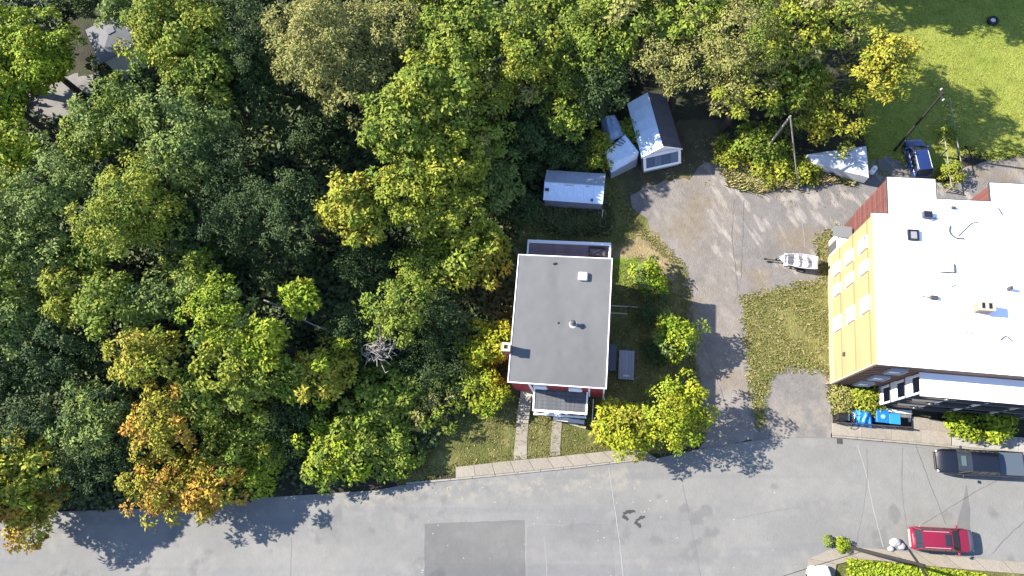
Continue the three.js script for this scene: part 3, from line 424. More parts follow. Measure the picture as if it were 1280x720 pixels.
/** a tarp draped over a frame: a grid over (u, v) with folds */
function drape(c, n, m, fold, seed) { // c: corner points a b c d, ridge lift
  const r = rng(seed), g = new THREE.PlaneGeometry(1, 1, n, m), p = g.attributes.position, uv = g.attributes.uv, o = r() * 50;
  for (let i = 0; i < p.count; i++) { const u = p.getX(i) + 0.5, v = 0.5 - p.getY(i), q = c[0].clone().lerp(c[1], u).lerp(c[3].clone().lerp(c[2], u), v); const e = Math.min(u, 1 - u, v, 1 - v); q.y += fold * ((fbm(u * 6 + o, v * 3, 3) - 0.5) * 2 + 0.4 * Math.sin(u * 17 + v * 5 + o)) + (c.lift || 0) * Math.min(1, e * 5); p.setXYZ(i, q.x, q.y, q.z); uv.setXY(i, u * 4, v * 4); }
  g.computeVertexNormals(); return g;
}
{ // tarp hut
  const s = thing('tarp_hut', 'hut under pale tarps tinted sky blue, wedged beside the gabled garage', 'hut', [3.4, 0, -29.6]);
  const L = p => p.sub(V(3.4, 0, -29.6));
  const A = L(P(757, 190, 2.2)), B = L(P(781, 168, 2.5)), C = L(P(798, 190, 2.4)), D = L(P(764, 216, 1.2)), C2 = L(P(796, 198, 1.6));
  part('front_cover', drape(Object.assign([A, B, C, A.clone().lerp(D, 0.55).lerp(C2, 0.0)], {}), 16, 12, 0.03, 3), tarpM, s);
  part('front_cover_flap', drape([A.clone().lerp(D, 0.55), C, C2, D], 14, 8, 0.03, 5), mat(0.72, 0.86, 1.0, 0.5, { map: weather }), s);
  for (let i = 0; i < 3; i++) { const a = A.clone().lerp(B, 0.45 + 0.15 * i), b = a.clone().lerp(C, 0.3); part('strap', bar(a.add(V(0, 0.09, 0)), b.add(V(0, 0.1, 0)), 0.05), mat(0.14, 0.16, 0.2, 0.7), s); }
  const E1 = L(P(751, 146, 2.0)), F1 = L(P(768, 144, 2.0)), G1 = L(P(781, 168, 2.44)), H1 = L(P(760, 180, 2.0));
  part('rear_cover', drape(Object.assign([E1, F1, G1, H1], { lift: 0.5 }), 18, 18, 0.10, 8), mat(0.42, 0.58, 0.82, 0.5, { map: weather }), s);
  const foot = p => V(p.x, 0, p.z); for (const [p, q] of [[A, D], [D, C2], [C2, C], [C, B], [B, F1], [F1, E1], [E1, H1], [H1, A]]) part('side_wall', slab([p, q, foot(q), foot(p)], 0.04), mat(0.30, 0.34, 0.42, 0.8), s);
}
{ // covered trailer by the far drive
  const o = V(23, 0, -28), s = thing('covered_trailer', 'camper trailer under a silver tarp beneath the yellow tree', 'trailer', [o.x, 0, o.z]);
  const L = p => p.sub(o), a = L(P(1009, 193, 1.5)), b = L(P(1058, 177, 2.2)), c = L(P(1089, 184, 2.2)), d = L(P(1086, 222, 1.5)), e = L(P(1076, 224, 1.4)), f = L(P(1012, 203, 1.2));
  part('cover', drape(Object.assign([a, b.clone().lerp(c, 0.8), d, f.clone().lerp(e, 0.1)], { lift: 0.16 }), 40, 24, 0.07, 21), silverTarp, s);
  const ft = p => V(p.x, 0.35, p.z), bl = b.clone().lerp(c, 0.8), fl = f.clone().lerp(e, 0.1);
  for (const [p, q] of [[a, bl], [bl, d], [d, fl], [fl, a]]) part('cover_side', drape([p, q, ft(q), ft(p)], 14, 6, 0.03, 31), silverTarp, s);
  for (const [t1, t2] of [[0.35, 0.55], [0.5, 0.75], [0.62, 0.62]]) part('fold', tube([a.clone().lerp(bl, t1).add(V(0, 0.3, 0.4)), a.clone().lerp(bl, (t1 + t2) / 2 + 0.1).add(V(0, 0.24, 0.9)), fl.clone().lerp(d, t2).add(V(0, 0.22, -0.5))], 0.06), silverTarp, s);
  for (const x of [-0.9, 0.6]) { part('wheel', new THREE.CylinderGeometry(0.33, 0.33, 0.2, 18).rotateX(Math.PI / 2).translate(x, 0.33, 0.95), blackM, s); }
  const g = thing('propane_tank', 'small white propane tank lying beside the silver tarp trailer', 'tank', [25.75, 0.03, -27.3], 0.9); part('shell', new THREE.CapsuleGeometry(0.24, 0.5, 6, 14).rotateZ(Math.PI / 2).translate(0, 0.34, 0), whiteM, g); part('foot', [box(0.06, 0.14, 0.34, -0.2), box(0.06, 0.14, 0.34, 0.2)], steelM, g); part('valve', new THREE.CylinderGeometry(0.06, 0.06, 0.12, 10).translate(0, 0.62, 0), steelM, g);
}
{ // neighbouring roof glimpsed in the wood
  const b = thing('outbuilding', 'grey hip-roofed outbuilding half hidden in the wood beyond the lime green trees', 'building', [-46.9, 0, -44.4], 0.5);
  part('wall', box(4.4, 4.4, 4.0), offWhite, b);
  const rm = mat(0.20, 0.20, 0.205, 0.9, { map: weather }); for (const [p, q] of [[[-2.6, -2.4], [2.6, -2.4]], [[2.6, -2.4], [2.6, 2.4]], [[2.6, 2.4], [-2.6, 2.4]], [[-2.6, 2.4], [-2.6, -2.4]]]) part('roof_slope', slab([V(p[0], 4.4, p[1]), V(q[0], 4.4, q[1]), V(q[0] * 0.12, 5.1, q[1] * 0.12), V(p[0] * 0.12, 5.1, p[1] * 0.12)], 0.1), rm, b);
  part('ridge_cap', box(0.75, 0.08, 0.75, 0, 5.06, 0), rm, b); windowAt(b, 0, 1.0, 2.0, 0, 1.0, 1.2); const gl = P(75, 118); struct('gravel_clearing', sheet(ragged([V(gl.x - 4, 0, gl.z - 3), V(gl.x + 4, 0, gl.z - 2), V(gl.x + 3, 0, gl.z + 4), V(gl.x - 4, 0, gl.z + 4)], 0.3), 0.012), mat(0.30, 0.28, 0.25, 0.95, { map: concreteTone }));
}
console.log('buildings done');

// ---------------------------------------------------------------- vehicles
function strip(ringA, ringB, i0, i1) { const out = []; for (let i = i0; i < i1; i++) out.push(quad(ringA[i], ringB[i], ringB[i + 1], ringA[i + 1])); return out; }
function smooth(list, ang = 0.7) { return toCreasedNormals(merge(list), ang); }
const paint = (r, g, b) => new THREE.MeshPhysicalMaterial({ color: lin(r, g, b), roughness: 0.38, metalness: 0.1, clearcoat: 0.45, clearcoatRoughness: 0.08, side: THREE.DoubleSide });
const tyreM = mat(0.016, 0.016, 0.017, 0.9), rimM = mat(0.45, 0.46, 0.47, 0.35, { metalness: 0.8 }), lampRed = mat(0.45, 0.01, 0.01, 0.2), lampClear = mat(0.75, 0.75, 0.72, 0.15), carGlass = new THREE.MeshPhysicalMaterial({ color: lin(0.018, 0.022, 0.028), roughness: 0.05, side: THREE.DoubleSide, specularIntensity: 1 });
/** a car facing local +x, its origin on the ground in the middle */
function makeCar(name, label, pos, turn, o) {
  const c = thing(name, label, o.category || 'car', pos, turn), pm = o.paint;
  const ring = ([x, hw, yb, yt]) => { const s = [[1, yb], [1.0, yb + 0.1], [1.015, (yb + yt) / 2], [0.985, yt - 0.12], [0.93, yt - 0.035], [0.8, yt], [0.4, yt + 0.022]]; return [...s.map(([k, y]) => V(x, y, -hw * k)), V(x, yt + 0.028, 0), ...s.slice().reverse().map(([k, y]) => V(x, y, hw * k))]; };
  const R = o.body.map(ring), N = R[0].length - 1, segs = []; for (let i = 0; i + 1 < R.length; i++) segs.push(...strip(R[i], R[i + 1], 0, N));
  const cap = r => { const m = V(r[0].x, (r[0].y + r[7].y) / 2, 0), l = []; for (let i = 0; i < N; i++) l.push(quad(r[i], r[i + 1], m, m)); return l; };
  const nose = o.noseFrom !== undefined ? R.findIndex(r => r[0].x >= o.noseFrom - 1e-6) : R.length - 1;
  const bodySegs = []; for (let i = 0; i < nose; i++) bodySegs.push(...strip(R[i], R[i + 1], 0, N));
  part('body', smooth([...bodySegs, ...cap(R[0]), ...(nose === R.length - 1 ? cap(R[R.length - 1]) : [])], 0.9), pm, c);
  if (nose < R.length - 1) { const ns = []; for (let i = nose; i + 1 < R.length; i++) ns.push(...strip(R[i], R[i + 1], 0, N)); part('front_end', smooth([...ns, ...cap(R[R.length - 1])], 0.9), o.noseMat, c, 'grey front end'); }
  part('underbody', box(o.L * 0.9, 0.12, o.W * 0.84, 0, 0.24, 0), blackM, c);
  const crg = ([x, wb, wt, y, yBelt]) => [V(x, yBelt, -wb), V(x, y - 0.05, -wt), V(x, y, -wt * 0.9), V(x, y + 0.025, -wt * 0.45), V(x, y + 0.035, 0), V(x, y + 0.025, wt * 0.45), V(x, y, wt * 0.9), V(x, y - 0.05, wt), V(x, yBelt, wb)];
  const K = o.cabin.map(crg), n = K.length; // first and last stations lie on the belt line
  part('rear_window', smooth(strip(K[0], K[1], 1, 7)), carGlass, c); part('windshield', smooth(strip(K[n - 2], K[n - 1], 1, 7)), carGlass, c);
  const rf = []; for (let i = 1; i < n - 2; i++) rf.push(...strip(K[i], K[i + 1], 1, 7)); part('roof', smooth(rf, 1.0), o.roofMat || pm, c);
  for (const [a, b] of [[0, 1], [7, 8]]) for (let i = 0; i < n - 1; i++) { const g = quad(K[i][a], K[i + 1][a], K[i + 1][b], K[i][b]); part('side_window', g, carGlass, c); }
  for (const i of [1, ...(o.pillars || []), n - 2]) for (const [a, b] of [[0, 1], [8, 7]]) part('pillar', bar(K[i][a], K[i][b], 0.035), pm, c);
  for (const [i, j] of [[0, 1], [n - 1, n - 2]]) for (const [a, b] of [[0, 1], [8, 7]]) part('pillar', bar(K[i][a], K[j][b], 0.045), pm, c);
  if (o.rails) for (const s of [-1, 1]) part('roof_rail', bar(V(o.rails[0], o.rails[2] + 0.05, s * o.rails[3]), V(o.rails[1], o.rails[2] + 0.05, s * o.rails[3]), 0.025), o.railMat || steelM, c);
  if (o.sunroof) part('sunroof', rbox(o.sunroof[1] - o.sunroof[0], 0.025, o.sunroof[2] * 2, (o.sunroof[0] + o.sunroof[1]) / 2, o.sunroof[3] + 0.03, 0, 0.01), carGlass, c);
  for (const x of o.axles) for (const s of [-1, 1]) { const w = new THREE.Group(); w.name = 'wheel'; c.add(w); const zz = s * (o.W / 2 - 0.12); part('arch', new THREE.CylinderGeometry(o.wr + 0.07, o.wr + 0.07, 0.1, 22).rotateX(Math.PI / 2).translate(x, o.wr + 0.01, s * (o.W / 2 - 0.048)), blackM, w); part('tyre', new THREE.CylinderGeometry(o.wr, o.wr, 0.22, 22).rotateX(Math.PI / 2).translate(x, o.wr, zz), tyreM, w); part('rim', new THREE.CylinderGeometry(o.wr * 0.62, o.wr * 0.62, 0.03, 16).rotateX(Math.PI / 2).translate(x, o.wr, zz + s * 0.115), rimM, w); }
  const b0 = o.body[0], b1 = o.body[o.body.length - 1];
  for (const s of [-1, 1]) { part('taillight', rbox(0.16, 0.16, 0.3, b0[0] + 0.10, b0[3] - 0.2, s * b0[1] * 0.92, 0.05), lampRed, c); part('headlight', rbox(0.3, 0.13, 0.34, b1[0] - 0.16, b1[3] - 0.13, s * b1[1] * 0.93, 0.06), lampClear, c); const m = new THREE.Group(); m.name = 'side_mirror'; c.add(m); part('housing', rbox(0.16, 0.14, 0.24, o.mirror[0], o.mirror[1], s * (o.W / 2 + 0.11), 0.05), o.mirrorMat || pm, m); }
  part('bumper', rbox(0.16, 0.2, b0[1] * 1.9, b0[0] + 0.0, b0[2] - 0.03, 0, 0.06), o.rearBumper || pm, c); part('bumper', rbox(0.16, 0.2, b1[1] * 1.9, b1[0] - 0.0, b1[2] - 0.03, 0, 0.06), o.frontBumper || pm, c);
  return c;
}
{
  const B = (L, hw, belt, hood, trunk) => { const f = L / 2; return [[-f, hw * 0.80, 0.42, trunk - 0.16], [-f + 0.07, hw * 0.92, 0.32, trunk - 0.05], [-f + 0.5, hw * 0.99, 0.24, trunk], [-f * 0.45, hw, 0.22, belt], [0, hw, 0.22, belt], [f * 0.42, hw, 0.22, belt - 0.02], [f * 0.62, hw * 0.985, 0.22, hood], [f - 0.42, hw * 0.96, 0.25, hood - 0.06], [f - 0.12, hw * 0.88, 0.32, hood - 0.16], [f, hw * 0.72, 0.42, hood - 0.28]]; };
  // red wagon
  makeCar('station_wagon', 'dark red station wagon with grey nose parked along the hedge kerb', [26.35, 0.034, 3.72], -0.045, { L: 4.5, W: 1.72, wr: 0.31, paint: paint(0.185, 0.005, 0.022), body: B(4.5, 0.86, 0.92, 0.86, 0.93), noseFrom: 1.83, noseMat: mat(0.14, 0.145, 0.15, 0.5), cabin: [[-2.08, 0.78, 0.70, 1.0, 0.93], [-1.72, 0.79, 0.66, 1.40, 0.93], [-0.9, 0.80, 0.66, 1.45, 0.93], [-0.1, 0.80, 0.66, 1.45, 0.93], [0.42, 0.80, 0.64, 1.40, 0.93], [1.05, 0.78, 0.68, 0.96, 0.93]], pillars: [2, 3], rails: [-1.6, 0.2, 1.40, 0.58], railMat: mat(0.6, 0.35, 0.4, 0.4), sunroof: [-0.15, 0.25, 0.42, 1.45], axles: [-1.36, 1.36], mirror: [0.95, 0.92], rearBumper: mat(0.62, 0.42, 0.43, 0.5), frontBumper: mat(0.13, 0.135, 0.14, 0.5) });
  // navy pickup, facing west
  const pk = makeCar('pickup_truck', 'dark navy crew cab pickup truck parked by the yellow building', [29.95, 0.034, -1.95], Math.PI - 0.055, { category: 'truck', L: 6.3, W: 1.95, wr: 0.39, paint: paint(0.0035, 0.004, 0.008), body: [[-3.15, 0.90, 0.5, 1.02], [-3.08, 0.95, 0.42, 1.08], [-2.4, 0.975, 0.34, 1.10], [-1.1, 0.975, 0.32, 1.10], [0, 0.975, 0.32, 1.10], [1.3, 0.975, 0.32, 1.10], [1.75, 0.965, 0.32, 1.10], [2.6, 0.93, 0.36, 1.03], [2.95, 0.86, 0.42, 0.92], [3.15, 0.70, 0.5, 0.8]], cabin: [[-1.15, 0.88, 0.76, 1.2, 1.1], [-0.95, 0.89, 0.72, 1.68, 1.1], [-0.3, 0.89, 0.72, 1.74, 1.1], [0.5, 0.89, 0.72, 1.74, 1.1], [0.95, 0.89, 0.70, 1.66, 1.1], [1.75, 0.87, 0.76, 1.13, 1.1]], pillars: [2, 3], axles: [-1.95, 1.95], mirror: [1.45, 1.12], mirrorMat: blackM, frontBumper: blackM });
  part('bed_cover', rbox(1.75, 0.07, 1.72, -2.1, 1.12, 0, 0.03), mat(0.085, 0.105, 0.13, 0.45), pk, 'grey blue bed cover'); part('wiper', bar(V(1.7, 1.2, -0.5), V(1.55, 1.26, 0.3), 0.015), blackM, pk); part('teal_reflection', box(0.34, 0.02, 0.75, 1.42, 1.42, 0.05, [0, 0, -0.62]), mat(0.04, 0.075, 0.08, 0.95), pk, 'teal windshield reflection built as a panel');  // the teal panel imitates a reflection in the windshield glass
  // blue hatchback facing north
  makeCar('hatchback', 'small dark blue hatchback parked on the grass behind the yellow building', [29.55, 0.012, -28.15], Math.PI / 2 + 0.06, { L: 3.75, W: 1.66, wr: 0.3, paint: paint(0.008, 0.022, 0.095), body: B(3.75, 0.83, 0.92, 0.88, 0.95), cabin: [[-1.78, 0.74, 0.66, 1.02, 0.94], [-1.48, 0.76, 0.63, 1.42, 0.94], [-0.8, 0.77, 0.63, 1.48, 0.94], [0, 0.77, 0.63, 1.48, 0.94], [0.4, 0.77, 0.61, 1.42, 0.94], [1.0, 0.75, 0.66, 0.97, 0.94]], pillars: [2, 3], rails: [-1.4, 0.25, 1.43, 0.55], axles: [-1.14, 1.14], mirror: [0.85, 0.94] });
  // white car south of the corner
  makeCar('sedan', 'white sedan behind the corner kerb beside the clipped hedge', [17.15, 0.012, 8.0], Math.PI / 2 + 0.05, { L: 4.5, W: 1.76, wr: 0.31, paint: paint(0.72, 0.72, 0.70), body: B(4.5, 0.88, 0.92, 0.86, 0.92), cabin: [[-1.75, 0.79, 0.70, 0.98, 0.93], [-1.1, 0.80, 0.64, 1.38, 0.93], [-0.6, 0.80, 0.64, 1.43, 0.93], [0, 0.80, 0.64, 1.43, 0.93], [0.35, 0.80, 0.62, 1.38, 0.93], [1.15, 0.78, 0.68, 0.96, 0.93]], pillars: [2, 3], axles: [-1.36, 1.36], mirror: [0.95, 0.92] });
}
{ // rowing boat on its trailer
  const o = thing('boat_trailer', 'dark steel boat trailer with long tongue under the white rowing boat', 'trailer', [18.2, 0.022, -18.88], -0.17);
  part('frame', [box(2.6, 0.08, 0.08, 0.3, 0.34, -0.42), box(2.6, 0.08, 0.08, 0.3, 0.34, 0.42), box(0.08, 0.08, 0.84, 1.5, 0.34, 0), box(0.08, 0.08, 0.84, -0.9, 0.34, 0), box(1.7, 0.09, 0.09, -1.75, 0.36, 0)], darkTrim, o); part('winch_post', box(0.1, 0.5, 0.1, -1.75, 0.4, 0), blackM, o); part('jockey_wheel', new THREE.CylinderGeometry(0.12, 0.12, 0.08, 12).rotateX(Math.PI / 2).translate(-2.3, 0.13, 0.12), tyreM, o); part('coupling', rbox(0.3, 0.1, 0.14, -2.6, 0.35, 0, 0.03), blackM, o);
  for (const s of [-1, 1]) { const w = new THREE.Group(); w.name = 'wheel'; o.add(w); part('tyre', new THREE.CylinderGeometry(0.28, 0.28, 0.16, 18).rotateX(Math.PI / 2).translate(0.5, 0.28, s * 0.62), tyreM, w); part('rim', new THREE.CylinderGeometry(0.16, 0.16, 0.18, 12).rotateX(Math.PI / 2).translate(0.5, 0.28, s * 0.62), rimM, w); }
  const b = thing('rowing_boat', 'open white rowing boat with cross seats on a trailer', 'boat', [18.2, 0.45, -18.88], -0.17);
  const st = [[-1.62, 0.03, 0.42, 0.72], [-1.35, 0.25, 0.2, 0.68], [-0.9, 0.45, 0.06, 0.63], [-0.2, 0.58, 0, 0.6], [0.6, 0.62, 0, 0.58], [1.3, 0.58, 0.02, 0.58], [1.62, 0.53, 0.05, 0.58]];
  const ring = ([x, hw, yk, yg], k) => { hw = Math.max(0.01, hw - k); return [V(x, yg, -hw), V(x, (yk + yg) / 2 - 0.02 + k, -hw * 0.86), V(x, yk + 0.06 + k, -hw * 0.5), V(x, yk + k, 0), V(x, yk + 0.06 + k, hw * 0.5), V(x, (yk + yg) / 2 - 0.02 + k, hw * 0.86), V(x, yg, hw)]; };
  const hull = k => { const R = st.map(s => ring(s, k)), l = []; for (let i = 0; i + 1 < R.length; i++) l.push(...strip(R[i], R[i + 1], 0, 6)); const e = R[R.length - 1], m = V(e[0].x, e[0].y, 0); for (let i = 0; i < 6; i++) l.push(quad(e[i], e[i + 1], m, m)); return smooth(l, 0.8); };
  part('hull', hull(0), mat(0.05, 0.055, 0.065, 0.35), b, 'dark outer hull'); part('liner', hull(0.03), mat(0.68, 0.67, 0.66, 0.5, { map: weather }), b);
  for (const s of [-1, 1]) part('gunwale', tube(st.map(q => V(q[0], q[3] + 0.01, s * q[1])), 0.035, 24, 6), mat(0.6, 0.6, 0.6, 0.4), b);
  for (const [x, w] of [[-1.0, 0.38], [-0.15, 0.36], [0.55, 0.36], [1.4, 0.3]]) part('seat', box(0.3, 0.04, w * 2.9, x, 0.46, 0), whiteM, b);
  part('bow_deck', slab([V(-1.55, 0.7, 0.06), V(-1.55, 0.7, -0.06), V(-1.15, 0.66, -0.33), V(-1.15, 0.66, 0.33)], 0.03), whiteM, b); for (const z of [-0.2, 0.25]) part('oar', bar(V(-0.9, 0.6, z), V(1.1, 0.62, z * 0.2), 0.025), brownWood, b);
  part('outboard_motor', [rbox(0.26, 0.38, 0.28, 1.82, 0.48, 0, 0.08), box(0.1, 0.5, 0.1, 1.8, 0.0, 0)], blackM, b);
}

// ---------------------------------------------------------------- poles and small street things
const poleM = mat(0.035, 0.028, 0.022, 0.9, { map: streaky }), paleWood = mat(0.42, 0.39, 0.33, 0.9, { map: streaky });
{
  const p1 = P(1118, 188), u = thing('utility_pole', 'dark wooden utility pole on the grass near the blue hatchback', 'pole', [p1.x, 0, p1.z]);
  part('pole', bar(V(0, 0, 0), V(0.25, 8.8, -0.45), 0.115, 0.075, 10), poleM, u); part('crossarm', box(0.1, 0.1, 1.1, 0.25, 8.4, -0.43), poleM, u); for (const z of [-0.9, 0.05]) part('insulator', new THREE.CylinderGeometry(0.04, 0.06, 0.16, 8).translate(0.25, 8.58, z), whiteM, u);
  const p2 = P(950, 197), t2 = P(988, 145, 7.2), v = thing('utility_pole', 'leaning bleached wooden pole with slanted brace at the drive end', 'pole', [p2.x, 0, p2.z]);
  const q = t2.clone().sub(p2), br = P(998, 236).sub(p2); part('pole', bar(V(0, 0, 0), q, 0.12, 0.09, 10), paleWood, v); part('brace', bar(V(br.x, 0, br.z), q, 0.065, 0.065, 8), paleWood, v);
  const p3 = P(1062, 684), w = thing('utility_pole', 'tall dark utility pole rising from the corner sidewalk by the hedge', 'pole', [p3.x, 0.1, p3.z]);
  part('pole', bar(V(0, 0, 0), V(0.1, 12.4, 0.1), 0.14, 0.09, 10), poleM, w); part('crossarm', box(0.12, 0.12, 2.0, 0.1, 11.6, 0.1, [0, 0.5, 0]), poleM, w); part('cable_guard', bar(V(0.16, 0, 0.05), V(0.2, 3.0, 0.1), 0.05), darkTrim, w);
  const wire = (a, b, sag, label) => { const m = a.clone().lerp(b, 0.5).add(V(0, -sag, 0)); const o = part(numbered('overhead_wire'), tube([a, a.clone().lerp(m, 0.5).add(V(0, -sag * 0.25, 0)), m, b.clone().lerp(m, 0.5).add(V(0, -sag * 0.25, 0)), b], 0.028, 30, 5), mat(0.05, 0.05, 0.05, 0.7), scene); tag(o, label, 'wire'); };
  wire(V(p3.x + 0.1, 3.0, p3.z), P(905, 745, 3.0), 0.3, 'thin black cable running from the corner pole over the street');
  // two weathered rail fences with vines between
  const fence = (a, b, label) => { const A = P(...a), Bq = P(...b), g = thing('rail_fence', label, 'fence', [A.x, 0.012, A.z]); const e = Bq.sub(A); e.y = 0; const n = 5; for (let i = 0; i < n; i++) part('post', bar(V(e.x * i / (n - 1), 0, e.z * i / (n - 1)), V(e.x * i / (n - 1), 1.15, e.z * i / (n - 1)), 0.05, 0.045, 7), paleWood, g); for (let i = 0; i < n - 1; i++) part('rail', bar(V(e.x * i / (n - 1), 1.05, e.z * i / (n - 1)), V(e.x * (i + 1) / (n - 1), 1.05, e.z * (i + 1) / (n - 1)), 0.045, 0.045, 6), paleWood, g); };
  fence([1174, 180], [1182, 240], 'pale rail fence standing next to the blue hatchback'); fence([1180, 132], [1195, 216], 'pale rail fence along the vines toward the rear parking lot');
  const ty = P(1240, 27), t = thing('old_tyre', 'black tyre with pale centre lying on the shaded lawn', 'tyre', [ty.x, 0.012, ty.z]); part('tyre', new THREE.TorusGeometry(0.36, 0.15, 10, 24).rotateX(Math.PI / 2).translate(0, 0.15, 0), tyreM, t); part('rim', new THREE.CylinderGeometry(0.22, 0.22, 0.1, 16).translate(0, 0.16, 0), offWhite, t);
}
{ // bins by the front fence
  const blueB = mat(0.015, 0.20, 0.52, 0.45), mk = (x, z, s, label, m, lidM) => { const g = thing('wheelie_bin', label, 'bin', [x, 0.0, z], YT); part('bin_body', new THREE.CylinderGeometry(0.62 * s, 0.5 * s, 0.95, 4, 1).rotateY(Math.PI / 4).translate(0, 0.53, 0), m, g); part('lid', rbox(0.98 * s, 0.1, 0.95 * s, 0, 1.0, 0, 0.04), lidM || m, g); part('handle', bar(V(-0.4 * s, 1.06, -0.52 * s), V(0.4 * s, 1.06, -0.52 * s), 0.03), m, g); for (const k of [-1, 1]) part('wheel', new THREE.CylinderGeometry(0.1, 0.1, 0.07, 12).rotateZ(Math.PI / 2).translate(k * 0.36 * s, 0.1, -0.4 * s), tyreM, g); return g; };
  const b1 = P(1082, 522, 0.95), b2 = P(1103, 521, 0.95), b3 = P(1118, 524, 0.95);
  const tp = thing('tarp_heap', 'crumpled bright blue tarp thrown over a heap beside the black grill', 'tarp', [b1.x, 0, b1.z], YT); part('cover', drape(Object.assign([V(-0.72, 0.5, -0.7), V(0.66, 0.55, -0.66), V(0.72, 0.35, 0.66), V(-0.66, 0.4, 0.62)], { lift: 0.4 }), 26, 26, 0.12, 61), mat(0.02, 0.24, 0.58, 0.45), tp); for (const [a, b, c, d] of [[-0.72, 0.62, 0.72, 0.66], [-0.72, -0.7, -0.66, 0.62], [0.66, -0.66, 0.72, 0.66], [-0.72, -0.7, 0.66, -0.66]]) part('cover_side', drape([V(a, 0.42, b), V(c, 0.42, d), V(c * 1.06, 0, d * 1.06), V(a * 1.06, 0, b * 1.06)], 14, 5, 0.03, 70), blueB, tp); mk(b2.x, b2.z, 1.0, 'bright blue bin with pale round lid cap next to the blue tarp', mat(0.012, 0.17, 0.47, 0.4)); mk(b3.x, b3.z, 0.85, 'light blue bin at the end nearest the concrete path', mat(0.03, 0.27, 0.62, 0.45));
  const cap = scene.children.filter(o => o.name === 'wheelie_bin')[0]; part('lid_cap', new THREE.CylinderGeometry(0.16, 0.18, 0.08, 16).translate(0, 1.12, 0), mat(0.3, 0.55, 0.75, 0.4), cap);
  const g1 = P(1052, 521, 0.8), gr = thing('barbecue_grill', 'black barbecue grill with pale shelf in front of the yellow building', 'grill', [g1.x, 0, g1.z], YT); part('firebox', rbox(0.7, 0.35, 0.6, 0, 0.6, 0, 0.1), blackM, gr); part('lid', new THREE.CylinderGeometry(0.3, 0.3, 0.7, 14, 1, false, 0, Math.PI).rotateZ(Math.PI / 2).rotateY(0).translate(0, 0.95, 0), blackM, gr); part('shelf', box(0.22, 0.04, 0.5, 0.48, 0.9, 0), offWhite, gr); for (const [x, z] of [[-0.28, -0.22], [0.28, -0.22], [-0.28, 0.22], [0.28, 0.22]]) part('leg', bar(V(x, 0, z), V(x, 0.62, z), 0.03), darkTrim, gr);
  const g2 = P(1066, 522, 0.5), bk = thing('bicycle', 'dark bicycle with pale frame leaning by the blue bins', 'bicycle', [g2.x, 0, g2.z], 1.35); for (const x of [-0.5, 0.5]) part('wheel', new THREE.TorusGeometry(0.31, 0.028, 8, 26).translate(x, 0.34, 0), tyreM, bk); part('frame', [bar(V(-0.5, 0.34, 0), V(-0.12, 0.8, 0), 0.025), bar(V(-0.12, 0.8, 0), V(0.38, 0.82, 0), 0.025), bar(V(0.38, 0.82, 0), V(-0.02, 0.32, 0), 0.025), bar(V(-0.02, 0.32, 0), V(-0.12, 0.85, 0), 0.025), bar(V(-0.5, 0.34, 0), V(-0.02, 0.32, 0), 0.02), bar(V(0.5, 0.34, 0), V(0.36, 0.95, 0), 0.025)], whiteM, bk); part('saddle', rbox(0.26, 0.06, 0.15, -0.14, 0.88, 0, 0.03), blackM, bk); part('handlebar', bar(V(0.36, 0.98, -0.28), V(0.36, 0.98, 0.28), 0.02), steelM, bk); bk.rotation.x = 0.15;
  const fA = P(1045, 531), fB = P(1134, 537), f = thing('low_fence', 'low black front fence along the sidewalk before the blue bins', 'fence', [fA.x, 0, fA.z]); const e = fB.clone().sub(fA); for (let i = 0; i < 7; i++) part('post', box(0.09, 0.75, 0.09, e.x * i / 6, 0, e.z * i / 6 - 0.12), darkTrim, f); for (let i = 0; i < 6; i++) { const a = V(e.x * i / 6, 0.5, e.z * i / 6 - 0.12), b = V(e.x * (i + 1) / 6, 0.5, e.z * (i + 1) / 6 - 0.12); part('rail', bar(a.clone().setY(0.68), b.clone().setY(0.68), 0.05), darkTrim, f); part('rail', bar(a.clone().setY(0.3), b.clone().setY(0.3), 0.04), darkTrim, f); }
  const pb = P(1129, 529, 0.5), pl = thing('planter_box', 'dark brown wooden planter box beside the blue bins', 'planter', [pb.x, 0, pb.z], YT); part('box', [box(0.8, 0.5, 0.08, 0, 0, -0.4), box(0.8, 0.5, 0.08, 0, 0, 0.4), box(0.08, 0.5, 0.72, -0.36, 0, 0), box(0.08, 0.5, 0.72, 0.36, 0, 0)], brownWood, pl); part('soil', box(0.64, 0.4, 0.72), mat(0.05, 0.035, 0.025, 1), pl);
  // rubbish bags behind the red wagon
  const bagGeo = s => { const g = new THREE.IcosahedronGeometry(0.42, 3), p = g.attributes.position; for (let i = 0; i < p.count; i++) { const v = V(p.getX(i), p.getY(i), p.getZ(i)), k = 0.75 + 0.55 * fbm(v.x * 3 + s * 9, v.z * 3 + v.y * 4, 3); p.setXYZ(i, v.x * k * 1.2, Math.max(-0.2, v.y * k * 0.7), v.z * k); } g.computeVertexNormals(); return g.translate(0, 0.2, 0); };
  [[1119, 678], [1127, 683], [1114, 686]].forEach(([x, y], i) => { const p = P(x, y, 0.2), o = part(numbered('rubbish_bag'), bagGeo(i + 1), mat(0.42, 0.41, 0.40, 0.6), scene); o.position.set(p.x, 0.05, p.z); o.scale.setScalar([0.8, 0.6, 0.45][i]); tag(o, 'white rubbish bag dumped at the kerb behind the red wagon', 'bag', 'rubbish bags by the kerb'); });
}
console.log('objects done');

